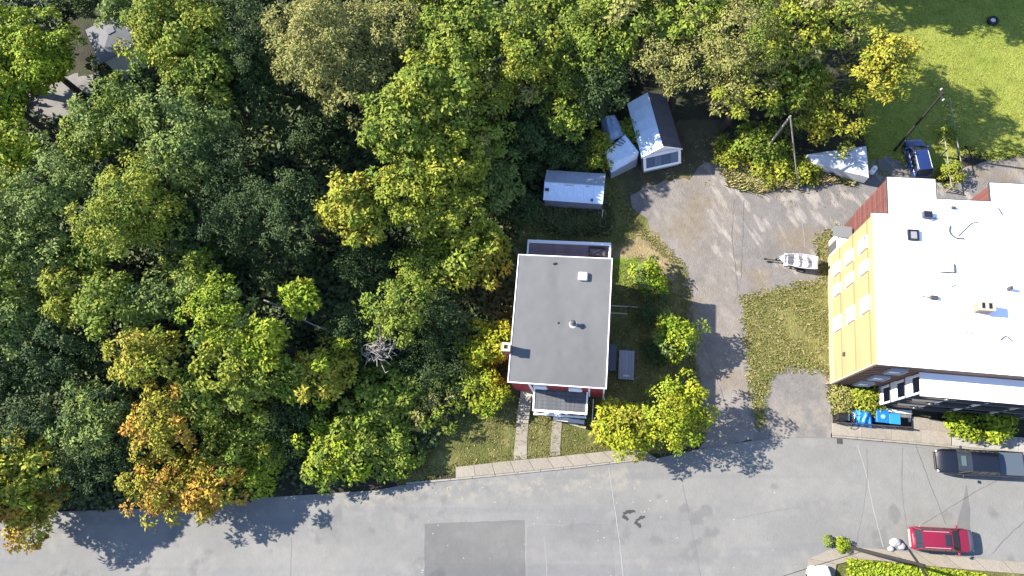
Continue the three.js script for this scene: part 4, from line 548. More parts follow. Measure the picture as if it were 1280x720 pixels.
// ---------------------------------------------------------------- trees and shrubs
/** leaf-clump sized faces gathered in tufts, tufts on clumps, clumps on the crown */
const barkM = mat(0.085, 0.068, 0.052, 0.95, { map: streaky }), barkGrey = mat(0.17, 0.15, 0.13, 0.95, { map: streaky });
const leafMats = {};
function leafMat() { return leafMats.m || (leafMats.m = new THREE.MeshPhysicalMaterial({ vertexColors: true, roughness: 0.7, specularIntensity: 0.25, transmission: 0.2, thickness: 0, side: THREE.DoubleSide })); }
function ruv(r) { const z = r() * 2 - 1, a = r() * 6.2832, k = Math.sqrt(1 - z * z); return V(k * Math.cos(a), z, k * Math.sin(a)); }
/** linear leaf colours of each kind: common, greener and yellower leaves, mixed at random */
const KIND = {
  lime: { c: [[0.235, 0.295, 0.020], [0.185, 0.262, 0.019], [0.272, 0.305, 0.026]], leaf: [0.40, 0.26] },
  green: { c: [[0.170, 0.222, 0.027], [0.132, 0.190, 0.025], [0.215, 0.245, 0.036]], leaf: [0.40, 0.26] },
  sage: { c: [[0.165, 0.220, 0.048], [0.130, 0.188, 0.042], [0.205, 0.245, 0.062]], leaf: [0.40, 0.23] },
  dark: { c: [[0.055, 0.090, 0.025], [0.042, 0.074, 0.022], [0.075, 0.108, 0.033]], leaf: [0.34, 0.16] },
  olive: { c: [[0.245, 0.240, 0.066], [0.205, 0.210, 0.058], [0.280, 0.260, 0.082]], leaf: [0.34, 0.18] },
  citron: { c: [[0.235, 0.262, 0.026], [0.190, 0.232, 0.025], [0.285, 0.285, 0.036]], leaf: [0.42, 0.27] },
  yellow: { c: [[0.305, 0.285, 0.030], [0.250, 0.258, 0.028], [0.350, 0.300, 0.042]], leaf: [0.40, 0.24] },
  amber: { c: [[0.390, 0.255, 0.030], [0.320, 0.255, 0.028], [0.440, 0.235, 0.045]], leaf: [0.40, 0.24] },
  gold: { c: [[0.275, 0.300, 0.017], [0.220, 0.265, 0.016], [0.320, 0.315, 0.026]], leaf: [0.34, 0.22] },
};
function crownGeometry(o, r) { // o: R, Rv, kind, dens ; centred on the crown's middle
  const K = KIND[o.kind], K2 = o.kind2 ? KIND[o.kind2] : K, clumps = [], { R, Rv } = o, ga = 2.39996;
  const n = Math.round(Math.min(84, Math.max(9, 8 + 2.1 * R * R)) * (o.dens || 1));
  const ph = r() * 9, low = o.low ?? -0.4, leaders = [], m = R > 2.6 ? 3 + Math.floor(r() * 3) : R > 1.4 ? 2 + Math.floor(r() * 2) : 1;
  for (let k = 0; k < m; k++) { const a = ph + k * 6.283 / m + (r() - 0.5) * 0.9, f = m === 1 ? 1 : 0.44 + 0.26 * r(), d = m === 1 ? 0 : R * (0.98 - f) * (0.8 + 0.35 * r()); leaders.push({ x: d * Math.cos(a), z: d * Math.sin(a), y: m === 1 ? 0 : (r() - 0.62) * Rv * 0.75, f }); }
  for (let i = 0; i < n; i++) {
    const L = leaders[i % m], j = Math.floor(i / m), nj = Math.ceil(n / m), y = 1 - (1 - low) * (j + 0.5) / nj, k = Math.sqrt(Math.max(0, 1 - y * y)), a = j * ga + ph + L.x, d = V(k * Math.cos(a) + (r() - 0.5) * 0.5, y + (r() - 0.5) * 0.4, k * Math.sin(a) + (r() - 0.5) * 0.5).normalize();
    const Rl = R * L.f, Rw = Rv * Math.min(1, L.f * 1.25), lobe = 0.45 + 0.95 * fbm(d.x * 2.1 + ph * 3 + L.z, d.z * 2.1 + d.y * 1.7, 2), rc = Math.min(1.6, Math.max(o.small || 0.34, Rl * (0.24 + 0.22 * r())));
    clumps.push({ p: V(L.x + d.x * (Rl - rc * 0.4) * lobe, L.y + d.y * (Rw - rc * 0.4) * lobe, L.z + d.z * (Rl - rc * 0.4) * lobe), d, rc, k2: o.kind2 && r() < 0.4 });
  }
  for (let i = 0; i < n * 0.26; i++) { const d = ruv(r); clumps.push({ p: V(d.x * R * 0.45, d.y * Rv * 0.4, d.z * R * 0.45), d, rc: Math.max(o.small || 0.4, R * 0.26), k2: false }); }
  for (let i = 0; i < n * 0.35; i++) { const d = ruv(r); if (d.y < -0.3) continue; const k = 0.86 + 0.2 * r(); clumps.push({ p: V(d.x * R * k, d.y * Rv * k, d.z * R * k), d, rc: Math.max(o.small || 0.3, R * (0.09 + 0.07 * r())), k2: o.kind2 && r() < 0.4 }); }
  const sx = 0.86 + 0.3 * r(), sa = r() * 3.14; for (const c of clumps) { const u = c.p.x * Math.cos(sa) + c.p.z * Math.sin(sa), v = -c.p.x * Math.sin(sa) + c.p.z * Math.cos(sa); c.p.x = u * sx * Math.cos(sa) - v / sx * Math.sin(sa); c.p.z = u * sx * Math.sin(sa) + v / sx * Math.cos(sa); }
  const [ls, lw] = K.leaf, sc = (o.leaf || 0.9) * (0.72 + 0.4 * r()), pos = [], col = [], idx = [], rs = o.tuft || 0.43;
  const up = V(0, 1, 0), b1 = V(0, 0, 0), b2 = V(0, 0, 0), nn = V(0, 0, 0), q = V(0, 0, 0);
  for (const c of clumps) {
    const nt = Math.max(5, Math.round(2.5 * (c.rc / rs) * (c.rc / rs))), C = (c.k2 ? K2 : K).c;
    for (let t = 0; t < nt; t++) {
      const e = ruv(r); e.addScaledVector(c.d, 0.75); e.y += 0.35; e.normalize();
      const hx = c.p.x + e.x * c.rc * (0.62 + 0.4 * r()), hy = c.p.y + e.y * c.rc * (0.55 + 0.35 * r()), hz = c.p.z + e.z * c.rc * (0.62 + 0.4 * r());
      const base = C[Math.floor(r() * 3)], br = 0.8 + 0.4 * r(); // leaves of three pigments, mixed at random
      const nl = Math.round((10 + 7 * r()) * (o.leaves || 1));
      for (let l = 0; l < nl; l++) {
        const f = ruv(r); f.addScaledVector(e, 0.55).normalize(); const rad = rs * (0.35 + 0.75 * r());
        q.set(hx + f.x * rad, hy + f.y * rad * 0.75, hz + f.z * rad);
        nn.copy(ruv(r)).multiplyScalar(0.72).addScaledVector(e, 0.7).addScaledVector(up, 0.55).normalize();
        b1.copy(f).addScaledVector(nn, -f.dot(nn)); if (b1.lengthSq() < 0.01) b1.set(nn.y, nn.z, nn.x); b1.normalize(); b1.y -= o.droop || 0.25; b1.normalize(); b2.crossVectors(nn, b1).normalize();
        const s = ls * sc * (0.5 + 0.9 * r()), w = lw * sc * (0.7 + 0.5 * r()) * 0.5, v = pos.length / 3, cu = s * 0.14;
        pos.push(q.x, q.y, q.z, q.x + b1.x * s * 0.45 + b2.x * w + nn.x * cu, q.y + b1.y * s * 0.45 + b2.y * w + nn.y * cu, q.z + b1.z * s * 0.45 + b2.z * w + nn.z * cu, q.x + b1.x * s, q.y + b1.y * s - cu * 0.4, q.z + b1.z * s, q.x + b1.x * s * 0.45 - b2.x * w + nn.x * cu, q.y + b1.y * s * 0.45 - b2.y * w + nn.y * cu, q.z + b1.z * s * 0.45 - b2.z * w + nn.z * cu);
        const g = br * (0.85 + 0.3 * r()), cr = base[0] * g, cg = base[1] * g, cb = base[2] * g; for (let m = 0; m < 4; m++) col.push(cr, cg, cb);
        idx.push(v, v + 1, v + 2, v, v + 2, v + 3);
      }
    }
  }
  const g = new THREE.BufferGeometry(); g.setAttribute('position', new THREE.Float32BufferAttribute(pos, 3)); g.setAttribute('color', new THREE.Float32BufferAttribute(col, 3)); g.setIndex(idx); g.computeVertexNormals();
  return { g, clumps };
}
let leafTris = 0;
function plantTree(name, label, category, group, X, Y, rpx, h, o) { // pixel of the crown's middle, its radius in pixels, height in metres
  const r = rng(Math.round(X * 131 + Y * 17 + rpx)), R0 = rpx / FOC * 60;
  const Rv0 = Math.min(h * 0.48, R0 * (o.tall || 0.8)), hc = Math.max(h - Rv0, Rv0 * 0.6), at = P(X, Y, hc), R = rpx / FOC * depthOf(at);
  const t = thing(name, label, category, [at.x, 0, at.z], 0, group), Rv = Rv0, { g, clumps } = crownGeometry({ ...o, R, Rv }, r);
  leafTris += g.index.count / 3; g.translate(0, hc, 0); part('crown', g, leafMat(), t);
  const tr = Math.max(0.05, 0.035 * h), wood = [], bend = V((r() - 0.5) * 0.08 * h, 0, (r() - 0.5) * 0.08 * h), mid = V(bend.x, hc * 0.62, bend.z);
  wood.push(bar(V(0, 0, 0), mid, tr, tr * 0.75, 9), bar(mid, V(0, hc + Rv * 0.5, 0), tr * 0.75, tr * 0.2, 7));
  clumps.slice(0, clumps.length).forEach((c, i) => { if (i % (o.branchEvery || 4) === 0) wood.push(bar(V(mid.x * 0.5, hc * 0.62 + (hc * 0.3) * r(), mid.z * 0.5), V(c.p.x * 0.9, hc + c.p.y * 0.9, c.p.z * 0.9), tr * 0.34, tr * 0.08, 5)); });
  part(h > 2.6 ? 'trunk' : 'stem', wood, o.bark || barkM, t); return t;
}
const woodName = { lime: 'bright lime green', green: 'mid green', sage: 'grey-green', dark: 'dark blue-green', olive: 'pale olive', citron: 'yellow-green', yellow: 'yellowing', amber: 'orange autumn' };
const mixName = { lime: 'flecked lime', green: 'patched green', sage: 'patched grey-green', dark: 'patched dark', olive: 'patched olive', citron: 'patched yellow-green', yellow: 'patched yellow', amber: 'patched orange' };
function woodLabel(x, y, rr, kind, h, o) {
  const size = rr >= 52 ? 'large' : rr <= 37 ? 'small' : '', where = y > 545 ? 'at the road edge of the wood' : y > 430 && x < 420 ? 'in the wood just behind the roadside trees' : x > 640 ? 'in the trees behind the sheds' : x > 460 && y > 300 ? 'in the wood near the grey-roofed house' : x < 340 && y < 215 ? 'in the wood around the hip-roofed outbuilding' : y < 215 ? 'in the wood between outbuilding and sheds' : x > 400 ? 'in the wood behind the house deck' : 'deep in the wood';
  return [size, woodName[kind], h >= 11 ? 'tall tree' : 'tree', o && o.kind2 ? mixName[o.kind2] : '', where].filter(Boolean).join(' ');
}
// the wood: [x, y, radius, kind, height, options]
const WOOD = [
  [42, 72, 58, 'lime', 11], [-6, 125, 46, 'lime', 11], [10, 195, 40, 'lime', 11], [112, 168, 40, 'green', 11], [152, 12, 30, 'sage', 10], [215, 40, 60, 'citron', 14, { kind2: 'green' }], [255, 88, 48, 'green', 12], [308, 52, 52, 'dark', 12], [318, 120, 48, 'dark', 9],
  [150, 148, 54, 'green', 12, { kind2: 'sage' }], [228, 168, 62, 'sage', 13], [272, 205, 42, 'dark', 11], [60, 232, 58, 'sage', 13], [8, 275, 48, 'sage', 12], [165, 262, 66, 'green', 14, { kind2: 'citron' }], [50, 312, 44, 'sage', 10], [228, 300, 42, 'dark', 9], [298, 268, 52, 'dark', 11], [362, 262, 46, 'dark', 11], [345, 320, 40, 'dark', 7],
  [415, 48, 74, 'olive', 15, { leaf: 0.8 }], [445, 108, 46, 'olive', 12, { leaf: 0.8 }], [495, 32, 46, 'olive', 13, { leaf: 0.85 }], [392, 170, 40, 'dark', 7], [578, 48, 56, 'green', 13], [655, 52, 48, 'green', 13, { kind2: 'citron' }], [625, 110, 44, 'citron', 9.5, { kind2: 'olive' }],
  [538, 120, 54, 'citron', 13, { kind2: 'green' }], [490, 160, 46, 'green', 13], [548, 192, 58, 'citron', 11], [598, 165, 44, 'green', 9, { kind2: 'olive' }], [606, 222, 42, 'sage', 6.5], [440, 262, 44, 'yellow', 11, { kind2: 'citron' }], [500, 238, 50, 'citron', 11, { kind2: 'green' }], [560, 262, 46, 'citron', 9], [580, 315, 54, 'citron', 6.5, { kind2: 'green' }], [640, 262, 34, 'dark', 3.4], [528, 330, 38, 'green', 6], [455, 330, 38, 'dark', 6],
  [700, 98, 46, 'green', 9, { kind2: 'citron' }], [662, 160, 42, 'dark', 6.5], [745, 42, 52, 'green', 12], [800, 12, 48, 'green', 12, { kind2: 'olive' }], [755, 105, 34, 'dark', 9.5], [700, 178, 36, 'dark', 5], [640, 205, 34, 'dark', 5], [708, 150, 28, 'green', 7], [740, 124, 25, 'dark', 7.6],
  [850, 78, 56, 'olive', 11], [925, 40, 62, 'olive', 13, { kind2: 'green' }], [925, 105, 44, 'olive', 10, { kind2: 'citron' }], [992, 40, 52, 'citron', 12, { kind2: 'olive' }], [860, 20, 46, 'green', 12], [1045, 28, 46, 'olive', 11, { kind2: 'green' }], [985, 105, 40, 'green', 8],
  [272, 386, 48, 'lime', 12, { kind2: 'sage' }], [78, 372, 38, 'citron', 10], [138, 384, 42, 'green', 11], [196, 372, 36, 'sage', 10], [18, 402, 40, 'sage', 10], [62, 440, 52, 'dark', 9], [14, 470, 42, 'dark', 8], [182, 448, 44, 'yellow', 11, { kind2: 'citron' }], [296, 452, 50, 'citron', 9.5, { kind2: 'green' }], [334, 425, 30, 'lime', 10], [206, 525, 44, 'yellow', 9, { kind2: 'amber' }],
  [200, 600, 50, 'amber', 7, { kind2: 'yellow' }], [256, 606, 44, 'amber', 6, { kind2: 'yellow' }], [116, 520, 52, 'sage', 9, { kind2: 'dark' }], [45, 530, 44, 'dark', 8], [40, 585, 38, 'citron', 8, { kind2: 'yellow' }], [28, 628, 46, 'amber', 7, { kind2: 'yellow' }], [105, 585, 44, 'dark', 7], [160, 560, 36, 'dark', 6], [300, 540, 50, 'green', 6.5, { kind2: 'citron' }], [322, 580, 40, 'lime', 3.8, { kind2: 'green' }],
  [400, 470, 44, 'yellow', 7.5, { kind2: 'lime' }], [375, 374, 18, 'lime', 8], [498, 388, 42, 'green', 8], [360, 520, 46, 'dark', 5], [422, 558, 48, 'lime', 4.2, { kind2: 'green' }], [478, 505, 46, 'green', 3.6], [478, 560, 40, 'green', 2.6], [535, 455, 42, 'dark', 4], [558, 400, 40, 'dark', 5], [350, 470, 34, 'green', 8], [430, 418, 34, 'dark', 6], [240, 340, 36, 'green', 9], [112, 440, 36, 'dark', 7], [250, 490, 34, 'green', 8], [-20, 340, 46, 'green', 12], [-30, 600, 60, 'citron', 9], [-35, 60, 70, 'lime', 12], [70, -20, 34, 'dark', 7], [112, 318, 34, 'green', 9], [110, -25, 45, 'dark', 9], [320, -30, 60, 'dark', 12], [540, -25, 50, 'green', 13], [690, -20, 50, 'green', 12], [930, -35, 55, 'olive', 12], [-40, 460, 50, 'dark', 10],
];
for (const [x, y, rr, kind, h, o] of WOOD) { plantTree('broadleaf_tree', woodLabel(x, y, rr, kind, h, o), 'tree', 'trees of the wood', x, y, rr, h, { kind, ...(o || {}) }); }
// trees that shade the far lawn from beyond the frame
for (const [x, y, rr] of [[1008, -120, 56], [1062, -118, 56], [1114, -118, 56], [1164, -120, 56]]) plantTree('broadleaf_tree', 'tall green tree beyond the far lawn', 'tree', 'trees north of the far lawn', x, y, rr, 12.5, { kind: 'green' });
// trees that can be told apart one by one
const solo = (name, label, x, y, rr, h, o) => plantTree(name, label, name.includes('shrub') ? 'shrub' : 'tree', undefined, x, y, rr, h, o);
solo('broadleaf_tree', 'tall yellowing tree at the edge of the far bright lawn', 1105, 78, 42, 10, { kind: 'yellow', kind2: 'citron' });
solo('broadleaf_tree', 'rounded golden-yellow tree spreading over the silver tarp trailer', 1040, 144, 44, 6.5, { kind: 'yellow', kind2: 'citron' });
solo('broadleaf_tree', 'small slender yellow tree behind the braced wooden pole', 1008, 105, 22, 7, { kind: 'yellow' });
solo('garden_tree', 'small round pale green tree beside the driveway, in the house shadow', 847, 417, 29, 4.2, { kind: 'lime', kind2: 'sage', leaf: 0.75, dens: 1.6 });
solo('garden_tree', 'golden-yellow leafy tree at the sidewalk in front of the house', 782, 533, 38, 4.6, { kind: 'gold', kind2: 'yellow', leaf: 0.8, dens: 1.8 });
solo('garden_tree', 'bright yellow-green tree at the corner of sidewalk and driveway', 846, 516, 41, 5.6, { kind: 'gold', kind2: 'lime', leaf: 0.8, dens: 1.8 });
solo('garden_shrub', 'green shrub with pale patches at the lawn edge by the dry grass', 812, 348, 22, 2.4, { kind: 'lime', kind2: 'sage', leaf: 0.75 });
solo('garden_shrub', 'dark shrub in the shade behind the pale green garden tree', 812, 385, 24, 2.2, { kind: 'dark', leaf: 0.8 });
solo('garden_shrub', 'dark shrub under the pale green garden tree', 823, 440, 16, 1.6, { kind: 'dark', leaf: 0.8 });
solo('garden_shrub', 'tall bright green shrub leaning on the west wall of the house', 612, 432, 34, 4, { kind: 'gold', kind2: 'lime', tall: 1.3, leaf: 0.85, dens: 1.5 });
solo('garden_shrub', 'bright green shrub by the house corner near the front steps', 612, 490, 28, 2.6, { kind: 'lime', kind2: 'gold', leaf: 0.85, dens: 1.5 });
solo('garden_shrub', 'dark green shrub between the wood and the front lawn', 582, 470, 34, 3.2, { kind: 'dark', kind2: 'green' });
solo('garden_shrub', 'olive brown-tinged shrub at the top of the front lawn', 540, 500, 36, 2.6, { kind: 'olive', kind2: 'green', leaf: 0.85 });
solo('garden_shrub', 'low green shrub at the lawn tip beside the road', 500, 560, 30, 2.2, { kind: 'green', kind2: 'lime' });
solo('garden_shrub', 'leafy green shrub wedged between the tarp hut and garage', 789, 168, 14, 2.6, { kind: 'green', leaf: 0.7, tall: 1.4 });
solo('garden_shrub', 'yellow-green bush hanging over the white metal shed', 746, 190, 20, 4, { kind: 'citron', leaf: 0.8, tall: 1.2 });
solo('garden_shrub', 'dark green bush behind the white metal shed', 718, 200, 22, 3, { kind: 'dark' });
solo('garden_shrub', 'deep green bush at the foot of the braced wooden pole', 950, 178, 30, 3, { kind: 'green' });
solo('garden_shrub', 'yellow-green bush growing through the pole brace', 970, 203, 24, 2.0, { kind: 'citron', leaf: 0.8 });
solo('garden_shrub', 'low yellowish bush at the gravel edge beside the silver tarp', 1004, 214, 13, 1.0, { kind: 'citron', leaf: 0.7 });
solo('garden_shrub', 'low light green bush on the rough verge left of the pole', 915, 190, 18, 1.4, { kind: 'citron', leaf: 0.7 });
solo('garden_shrub', 'bare-looking grey green bush behind the golden tree', 1000, 148, 26, 3.2, { kind: 'olive', kind2: 'dark', leaf: 0.7 });
solo('garden_shrub', 'yellow-green vine bush between the two rail fences', 1190, 218, 11, 1.2, { kind: 'citron', leaf: 0.5, small: 0.25, tuft: 0.28 });
solo('garden_shrub', 'small bush at the rail fence near the rear parking lot', 1187, 168, 8, 1.1, { kind: 'green', leaf: 0.5, small: 0.25, tuft: 0.25 });
solo('garden_shrub', 'yellow-green bush in the corner between porch and yellow wall', 1083, 500, 13, 1.2, { kind: 'citron', leaf: 0.6 });
solo('garden_shrub', 'weedy bush behind the black grill', 1056, 498, 12, 0.8, { kind: 'olive', leaf: 0.55 });
solo('garden_shrub', 'fern-like bright green shrub in front of the porch', 1205, 528, 16, 1.1, { kind: 'lime', leaf: 0.8, droop: 0.6 });
solo('garden_shrub', 'broad-leaved lime shrub in front of the porch beside the fern', 1247, 525, 18, 1.3, { kind: 'lime', leaf: 1.1, droop: 0.4 });
solo('garden_shrub', 'dark shrub against the porch of the yellow building', 1228, 512, 16, 1.2, { kind: 'dark' });
solo('garden_shrub', 'scruffy weed clump at the rounded corner kerb', 1035, 677, 4.5, 0.4, { kind: 'sage', leaf: 0.35, tuft: 0.14, small: 0.14 });
solo('garden_shrub', 'bright green weed clump at the foot of the corner pole', 1053, 681, 6, 0.55, { kind: 'lime', leaf: 0.35, tuft: 0.14, small: 0.16 });
{ // clipped hedge
  const A = P(1062, 703, 1.2), B = P(1232, 722, 1.2), L = A.distanceTo(B), t = thing('hedge', 'clipped bright green hedge along the corner sidewalk', 'hedge', [(A.x + B.x) / 2, 0.044, (A.z + B.z) / 2 + 0.85], -Math.atan2(B.z - A.z, B.x - A.x)), r = rng(5);
  const pos = [], col = [], idx = [], C = KIND.lime.c;
  for (let i = 0; i < 20000; i++) { const top = r() < 0.5, x = (r() - 0.5) * L, f = r(), y = top ? 0.95 + 0.16 * fbm(x * 2, f * 4, 2) + 0.2 * r() : 1.15 * r(), z = top ? (r() - 0.5) * 1.9 : (f < 0.5 ? (f < 0.25 ? -0.95 : 0.95) : (r() - 0.5) * 1.9); const n = V(top ? 0 : 0, top ? 1 : 0.3, top ? 0 : z).add(ruv(r).multiplyScalar(0.8)).normalize(), a = ruv(r); a.addScaledVector(n, -a.dot(n)).normalize(); const b = V(0, 0, 0).crossVectors(n, a), s = 0.15 + 0.12 * r(), w = s * 0.38, v = pos.length / 3; for (const [p, q] of [[0, 0], [0.5, 1], [1, 0], [0.5, -1]]) pos.push(x + a.x * s * p + b.x * w * q, y + a.y * s * p + b.y * w * q, z + a.z * s * p + b.z * w * q); const k = 0.8 + 0.5 * r(), c = mixc(C[1], C[2], r()); for (let m = 0; m < 4; m++) col.push(c[0] * k, c[1] * k, c[2] * k); idx.push(v, v + 1, v + 2, v, v + 2, v + 3); }
  const g = new THREE.BufferGeometry(); g.setAttribute('position', new THREE.Float32BufferAttribute(pos, 3)); g.setAttribute('color', new THREE.Float32BufferAttribute(col, 3)); g.setIndex(idx); g.computeVertexNormals(); part('foliage', g, leafMat(), t);
}
{ // dead, bleached branches
  const dead = (label, X, Y, h, n, len, seed, m) => { const p = P(X, Y, h), t = thing('dead_tree', label, 'tree', [p.x, 0, p.z]), r = rng(seed); part('trunk', bar(V(0, 0, 0), V(0.1, h, 0), 0.16, 0.08), m, t); for (let i = 0; i < n; i++) { const d = ruv(r); d.y *= 0.4; const o = ruv(r).multiplyScalar(len * 0.75 * Math.cbrt(r())), a = i % 4 ? V(o.x, h - 0.3 + o.y * 0.4, o.z) : V(0.1, h - 0.8 * r(), 0), b = a.clone().addScaledVector(d, len * (0.25 + 0.55 * r())); const e = b.clone().add(ruv(r).multiplyScalar(0.5)); part('branch', [bar(a, b, 0.055, 0.035, 5), bar(b, e, 0.035, 0.012, 5)], m, t); } return t; };
  const bl = mat(0.42, 0.38, 0.33, 0.9, { map: streaky });
  dead('bleached dead tree top with tangled bare branches in the wood', 473, 437, 5.2, 60, 1.8, 4, bl);
  const a = P(330, 375, 5), b = P(412, 414, 4), o = thing('fallen_branch', 'long bare pale branch hanging across a dark gap in the wood', 'branch', [a.x, 0, a.z]); const e = b.clone().sub(a), m1 = V(e.x * 0.3, 5.1, e.z * 0.28), m2 = V(e.x * 0.65, 4.6, e.z * 0.7); part('limb', tube([V(0, 5, 0), m1, m2, V(e.x, 4, e.z)], 0.075, 20, 6), bl, o); part('stump', bar(V(e.x, 0, e.z), V(e.x, 4, e.z), 0.12, 0.08), barkGrey, o); part('twig', bar(m2, m2.clone().add(V(0.4, 0.4, -2.2)), 0.05, 0.02, 5), bl, o);
}
console.log('leaf triangles', leafTris);
{ // low undergrowth that covers the floor of the wood
  const r = rng(303), pos = [], idx = []; for (let i = 0; i < 26; i++) { const f = ruv(r), q = V(f.x * 0.7, Math.abs(f.y) * 0.55 + 0.1, f.z * 0.7), n = ruv(r).add(V(0, 0.8, 0)).normalize(), a = ruv(r); a.addScaledVector(n, -a.dot(n)).normalize(); const b = V(0, 0, 0).crossVectors(n, a), s = 0.3 + 0.2 * r(), w = s * 0.3, v = pos.length / 3; for (const [k, l] of [[0, 0], [0.5, 1], [1, 0], [0.5, -1]]) pos.push(q.x + a.x * s * k + b.x * w * l, q.y + a.y * s * k + b.y * w * l, q.z + a.z * s * k + b.z * w * l); idx.push(v, v + 1, v + 2, v, v + 2, v + 3); }
  const g = new THREE.BufferGeometry(); g.setAttribute('position', new THREE.Float32BufferAttribute(pos, 3)); g.setIndex(idx); g.computeVertexNormals();
  const poly = px([[-60, -60], [880, -60], [840, 100], [745, 150], [680, 200], [672, 270], [640, 300], [630, 470], [545, 540], [500, 590], [330, 612], [60, 630], [-60, 640]]), clear = [P(120, 40), P(75, 118)], N = 5200, im = new THREE.InstancedMesh(g, mat(0.9, 0.9, 0.9, 0.8), N), m = new THREE.Matrix4(), qt = new THREE.Quaternion(), c = new THREE.Color(); let k = 0;
  while (k < N) { const x = -66 + r() * 72, z = -56 + r() * 58; if (!inPoly(x, z, poly) || inPoly(x, z, dryGrass) || clear.some(p => Math.hypot(p.x - x, p.z - z) < 4)) continue; const s = 0.7 + 1.0 * r(); qt.setFromAxisAngle(V(0, 1, 0), r() * 6.28); m.compose(V(x, 0, z), qt, V(s, s * (0.7 + 0.7 * r()), s)); im.setMatrixAt(k, m); const d = 0.7 + 0.6 * r(), t = r(); im.setColorAt(k++, c.setRGB(d * (0.045 + 0.05 * t), d * (0.075 + 0.045 * t), d * 0.026)); }
  im.name = 'undergrowth'; im.castShadow = im.receiveShadow = true; scene.add(im); tag(im, 'dark leafy undergrowth covering the floor of the wood', 'undergrowth', undefined, 'stuff');
}
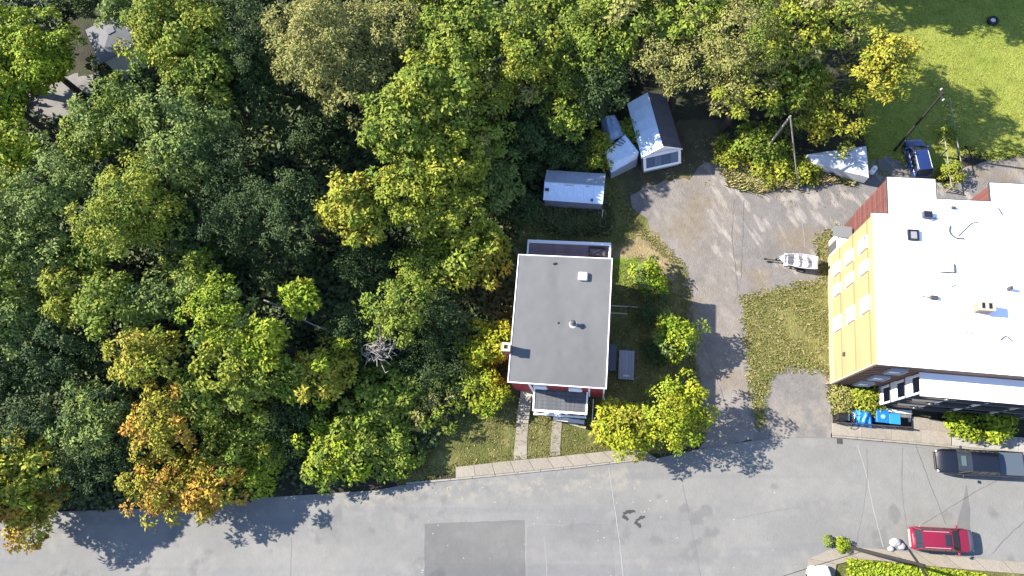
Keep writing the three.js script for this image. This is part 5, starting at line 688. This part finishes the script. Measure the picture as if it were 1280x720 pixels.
// grass blades and weeds: nobody could count them
{
  const blade = (() => { const p = [], ix = [], r = rng(9); for (let i = 0; i < 7; i++) { const a = r() * 6.28, x = (r() - 0.5) * 0.16, z = (r() - 0.5) * 0.16, l = 0.7 + 0.5 * r(), dx = Math.cos(a), dz = Math.sin(a), w = 0.025, v = p.length / 3; p.push(x - dz * w, 0, z + dx * w, x + dz * w, 0, z - dx * w, x + dx * 0.5 * l * 0.16, 0.12 * l, z + dz * 0.5 * l * 0.16); ix.push(v, v + 1, v + 2); } const g = new THREE.BufferGeometry(); g.setAttribute('position', new THREE.Float32BufferAttribute(p, 3)); g.setIndex(ix); g.computeVertexNormals(); return g; })();
  const gm = new THREE.MeshStandardMaterial({ color: 0xffffff, roughness: 0.8, side: THREE.DoubleSide });
  const sow = (poly, y, n, s0, s1, cols, seed, label, keep) => { const r = rng(seed), bx = new THREE.Box2(); poly.forEach(p => bx.expandByPoint(new THREE.Vector2(p.x, p.z))); const im = new THREE.InstancedMesh(blade, gm, n), m = new THREE.Matrix4(), e = new THREE.Euler(), qt = new THREE.Quaternion(), c = new THREE.Color(); let k = 0, tries = 0; while (k < n * 0.75 && tries++ < n * 12) { const x = bx.min.x + r() * (bx.max.x - bx.min.x), z = bx.min.y + r() * (bx.max.y - bx.min.y); if (!inPoly(x, z, poly) || inPoly(x, z, dryGrass) || fbm(x * 0.7 + seed, z * 0.7, 3) < keep + 0.25 * r()) continue; const s = s0 + (s1 - s0) * r() * r(); qt.setFromEuler(e.set(0, r() * 6.28, 0)); m.compose(V(x, y, z), qt, V(s, s * (0.7 + 0.6 * r()), s)); im.setMatrixAt(k, m); const a = cols[Math.floor(r() * cols.length)], t = 0.8 + 0.4 * r(); im.setColorAt(k, c.setRGB(a[0] * t, a[1] * t, a[2] * t)); k++; } for (let i = 0; i < n * 0.35 && k < n; i++) { const j = Math.floor(r() * poly.length), a = poly[j], b = poly[(j + 1) % poly.length], t = r(), x = a.x + (b.x - a.x) * t + (r() - 0.5) * 0.9, z = a.z + (b.z - a.z) * t + (r() - 0.5) * 0.9, s = s0 + (s1 - s0) * r(); qt.setFromEuler(e.set(0, r() * 6.28, 0)); m.compose(V(x, y, z), qt, V(s, s, s)); im.setMatrixAt(k, m); const q = cols[Math.floor(r() * cols.length)]; im.setColorAt(k++, c.setRGB(q[0], q[1], q[2])); } im.count = k; im.name = numbered('grass'); im.castShadow = im.receiveShadow = true; scene.add(im); tag(im, label, 'grass', undefined, 'stuff'); };
  const fresh = [[0.25, 0.30, 0.03], [0.29, 0.32, 0.045], [0.32, 0.33, 0.07]], mixd = [[0.15, 0.17, 0.03], [0.20, 0.19, 0.05], [0.28, 0.23, 0.09]], wild = [[0.18, 0.20, 0.04], [0.27, 0.24, 0.08], [0.38, 0.31, 0.15]];
  sow(lawnNE, 0.012, 9000, 0.5, 1.0, fresh, 1, 'bright short grass of the far lawn beyond the blue hatchback', 0.25);
  sow(px([[690, 255], [770, 240], [795, 285], [850, 330], [858, 372], [866, 455], [880, 540], [826, 562], [700, 568], [570, 585], [505, 600], [490, 590], [560, 500], [600, 400], [600, 290]]), 0.012, 14000, 0.6, 1.3, mixd, 2, 'short olive grass of the yard round the grey-roofed house', 0.3);
  sow(grassStrip, 0.03, 6000, 0.6, 1.6, [[0.14, 0.165, 0.03], [0.21, 0.20, 0.055], [0.30, 0.255, 0.11]], 3, 'rough grass strip between driveway and yellow building', 0.3);
  sow(px([[684, 256], [752, 258], [757, 284], [720, 288], [690, 280]]), 0.0, 1500, 3, 7, [[0.07, 0.09, 0.025], [0.13, 0.14, 0.05]], 4, 'tall weeds in front of the white metal shed', 0.1);
  sow(px([[1042, 484], [1100, 488], [1110, 508], [1044, 512]]), 0.0, 900, 1.5, 3.5, wild, 5, 'weeds along the foot of the yellow building', 0.1);
  sow(px([[900, 195], [960, 205], [1060, 212], [1062, 226], [1000, 224], [950, 236], [915, 226]]), 0.0, 2500, 1.5, 4, wild, 6, 'rough verge of dry weeds below the braced pole', 0.1);
}

{ // fallen leaves under the trees by the house, the drive and the kerb
  const g = new THREE.BufferGeometry(); g.setAttribute('position', new THREE.Float32BufferAttribute([0, 0, 0, 0.07, 0.02, 0.05, 0.15, 0.005, 0, 0.07, 0.02, -0.05], 3)); g.setIndex([0, 1, 2, 0, 2, 3]); g.computeVertexNormals();
  const N = 1100, im = new THREE.InstancedMesh(g, mat(0.95, 0.95, 0.95, 0.8), N), r = rng(808), m = new THREE.Matrix4(), qt = new THREE.Quaternion(), c = new THREE.Color(), cols = [[0.30, 0.22, 0.05], [0.24, 0.14, 0.05], [0.34, 0.28, 0.08], [0.15, 0.10, 0.05]], spots = [[782, 545, 3], [850, 535, 3.5], [560, 560, 5], [845, 420, 4], [820, 360, 3], [1150, 110, 6], [1010, 225, 4], [900, 200, 4], [985, 420, 5], [620, 550, 4]];
  for (let k = 0; k < N; k++) { const q = spots[k % spots.length], p = P(q[0], q[1]), d = q[2] * Math.sqrt(r()), a = r() * 6.28, s = 0.6 + 0.8 * r(); qt.setFromAxisAngle(V(0, 1, 0), r() * 6.28); m.compose(V(p.x + d * Math.cos(a), 0.05, p.z + d * Math.sin(a) * 0.7), qt, V(s, s, s)); im.setMatrixAt(k, m); im.setColorAt(k, c.setRGB(...cols[Math.floor(r() * 4)])); }
  im.name = 'fallen_leaves'; im.castShadow = im.receiveShadow = true; scene.add(im); tag(im, 'scattered fallen leaves on lawns, drive and road edge', 'leaves', undefined, 'stuff');
}
renderer.render(scene, camera);
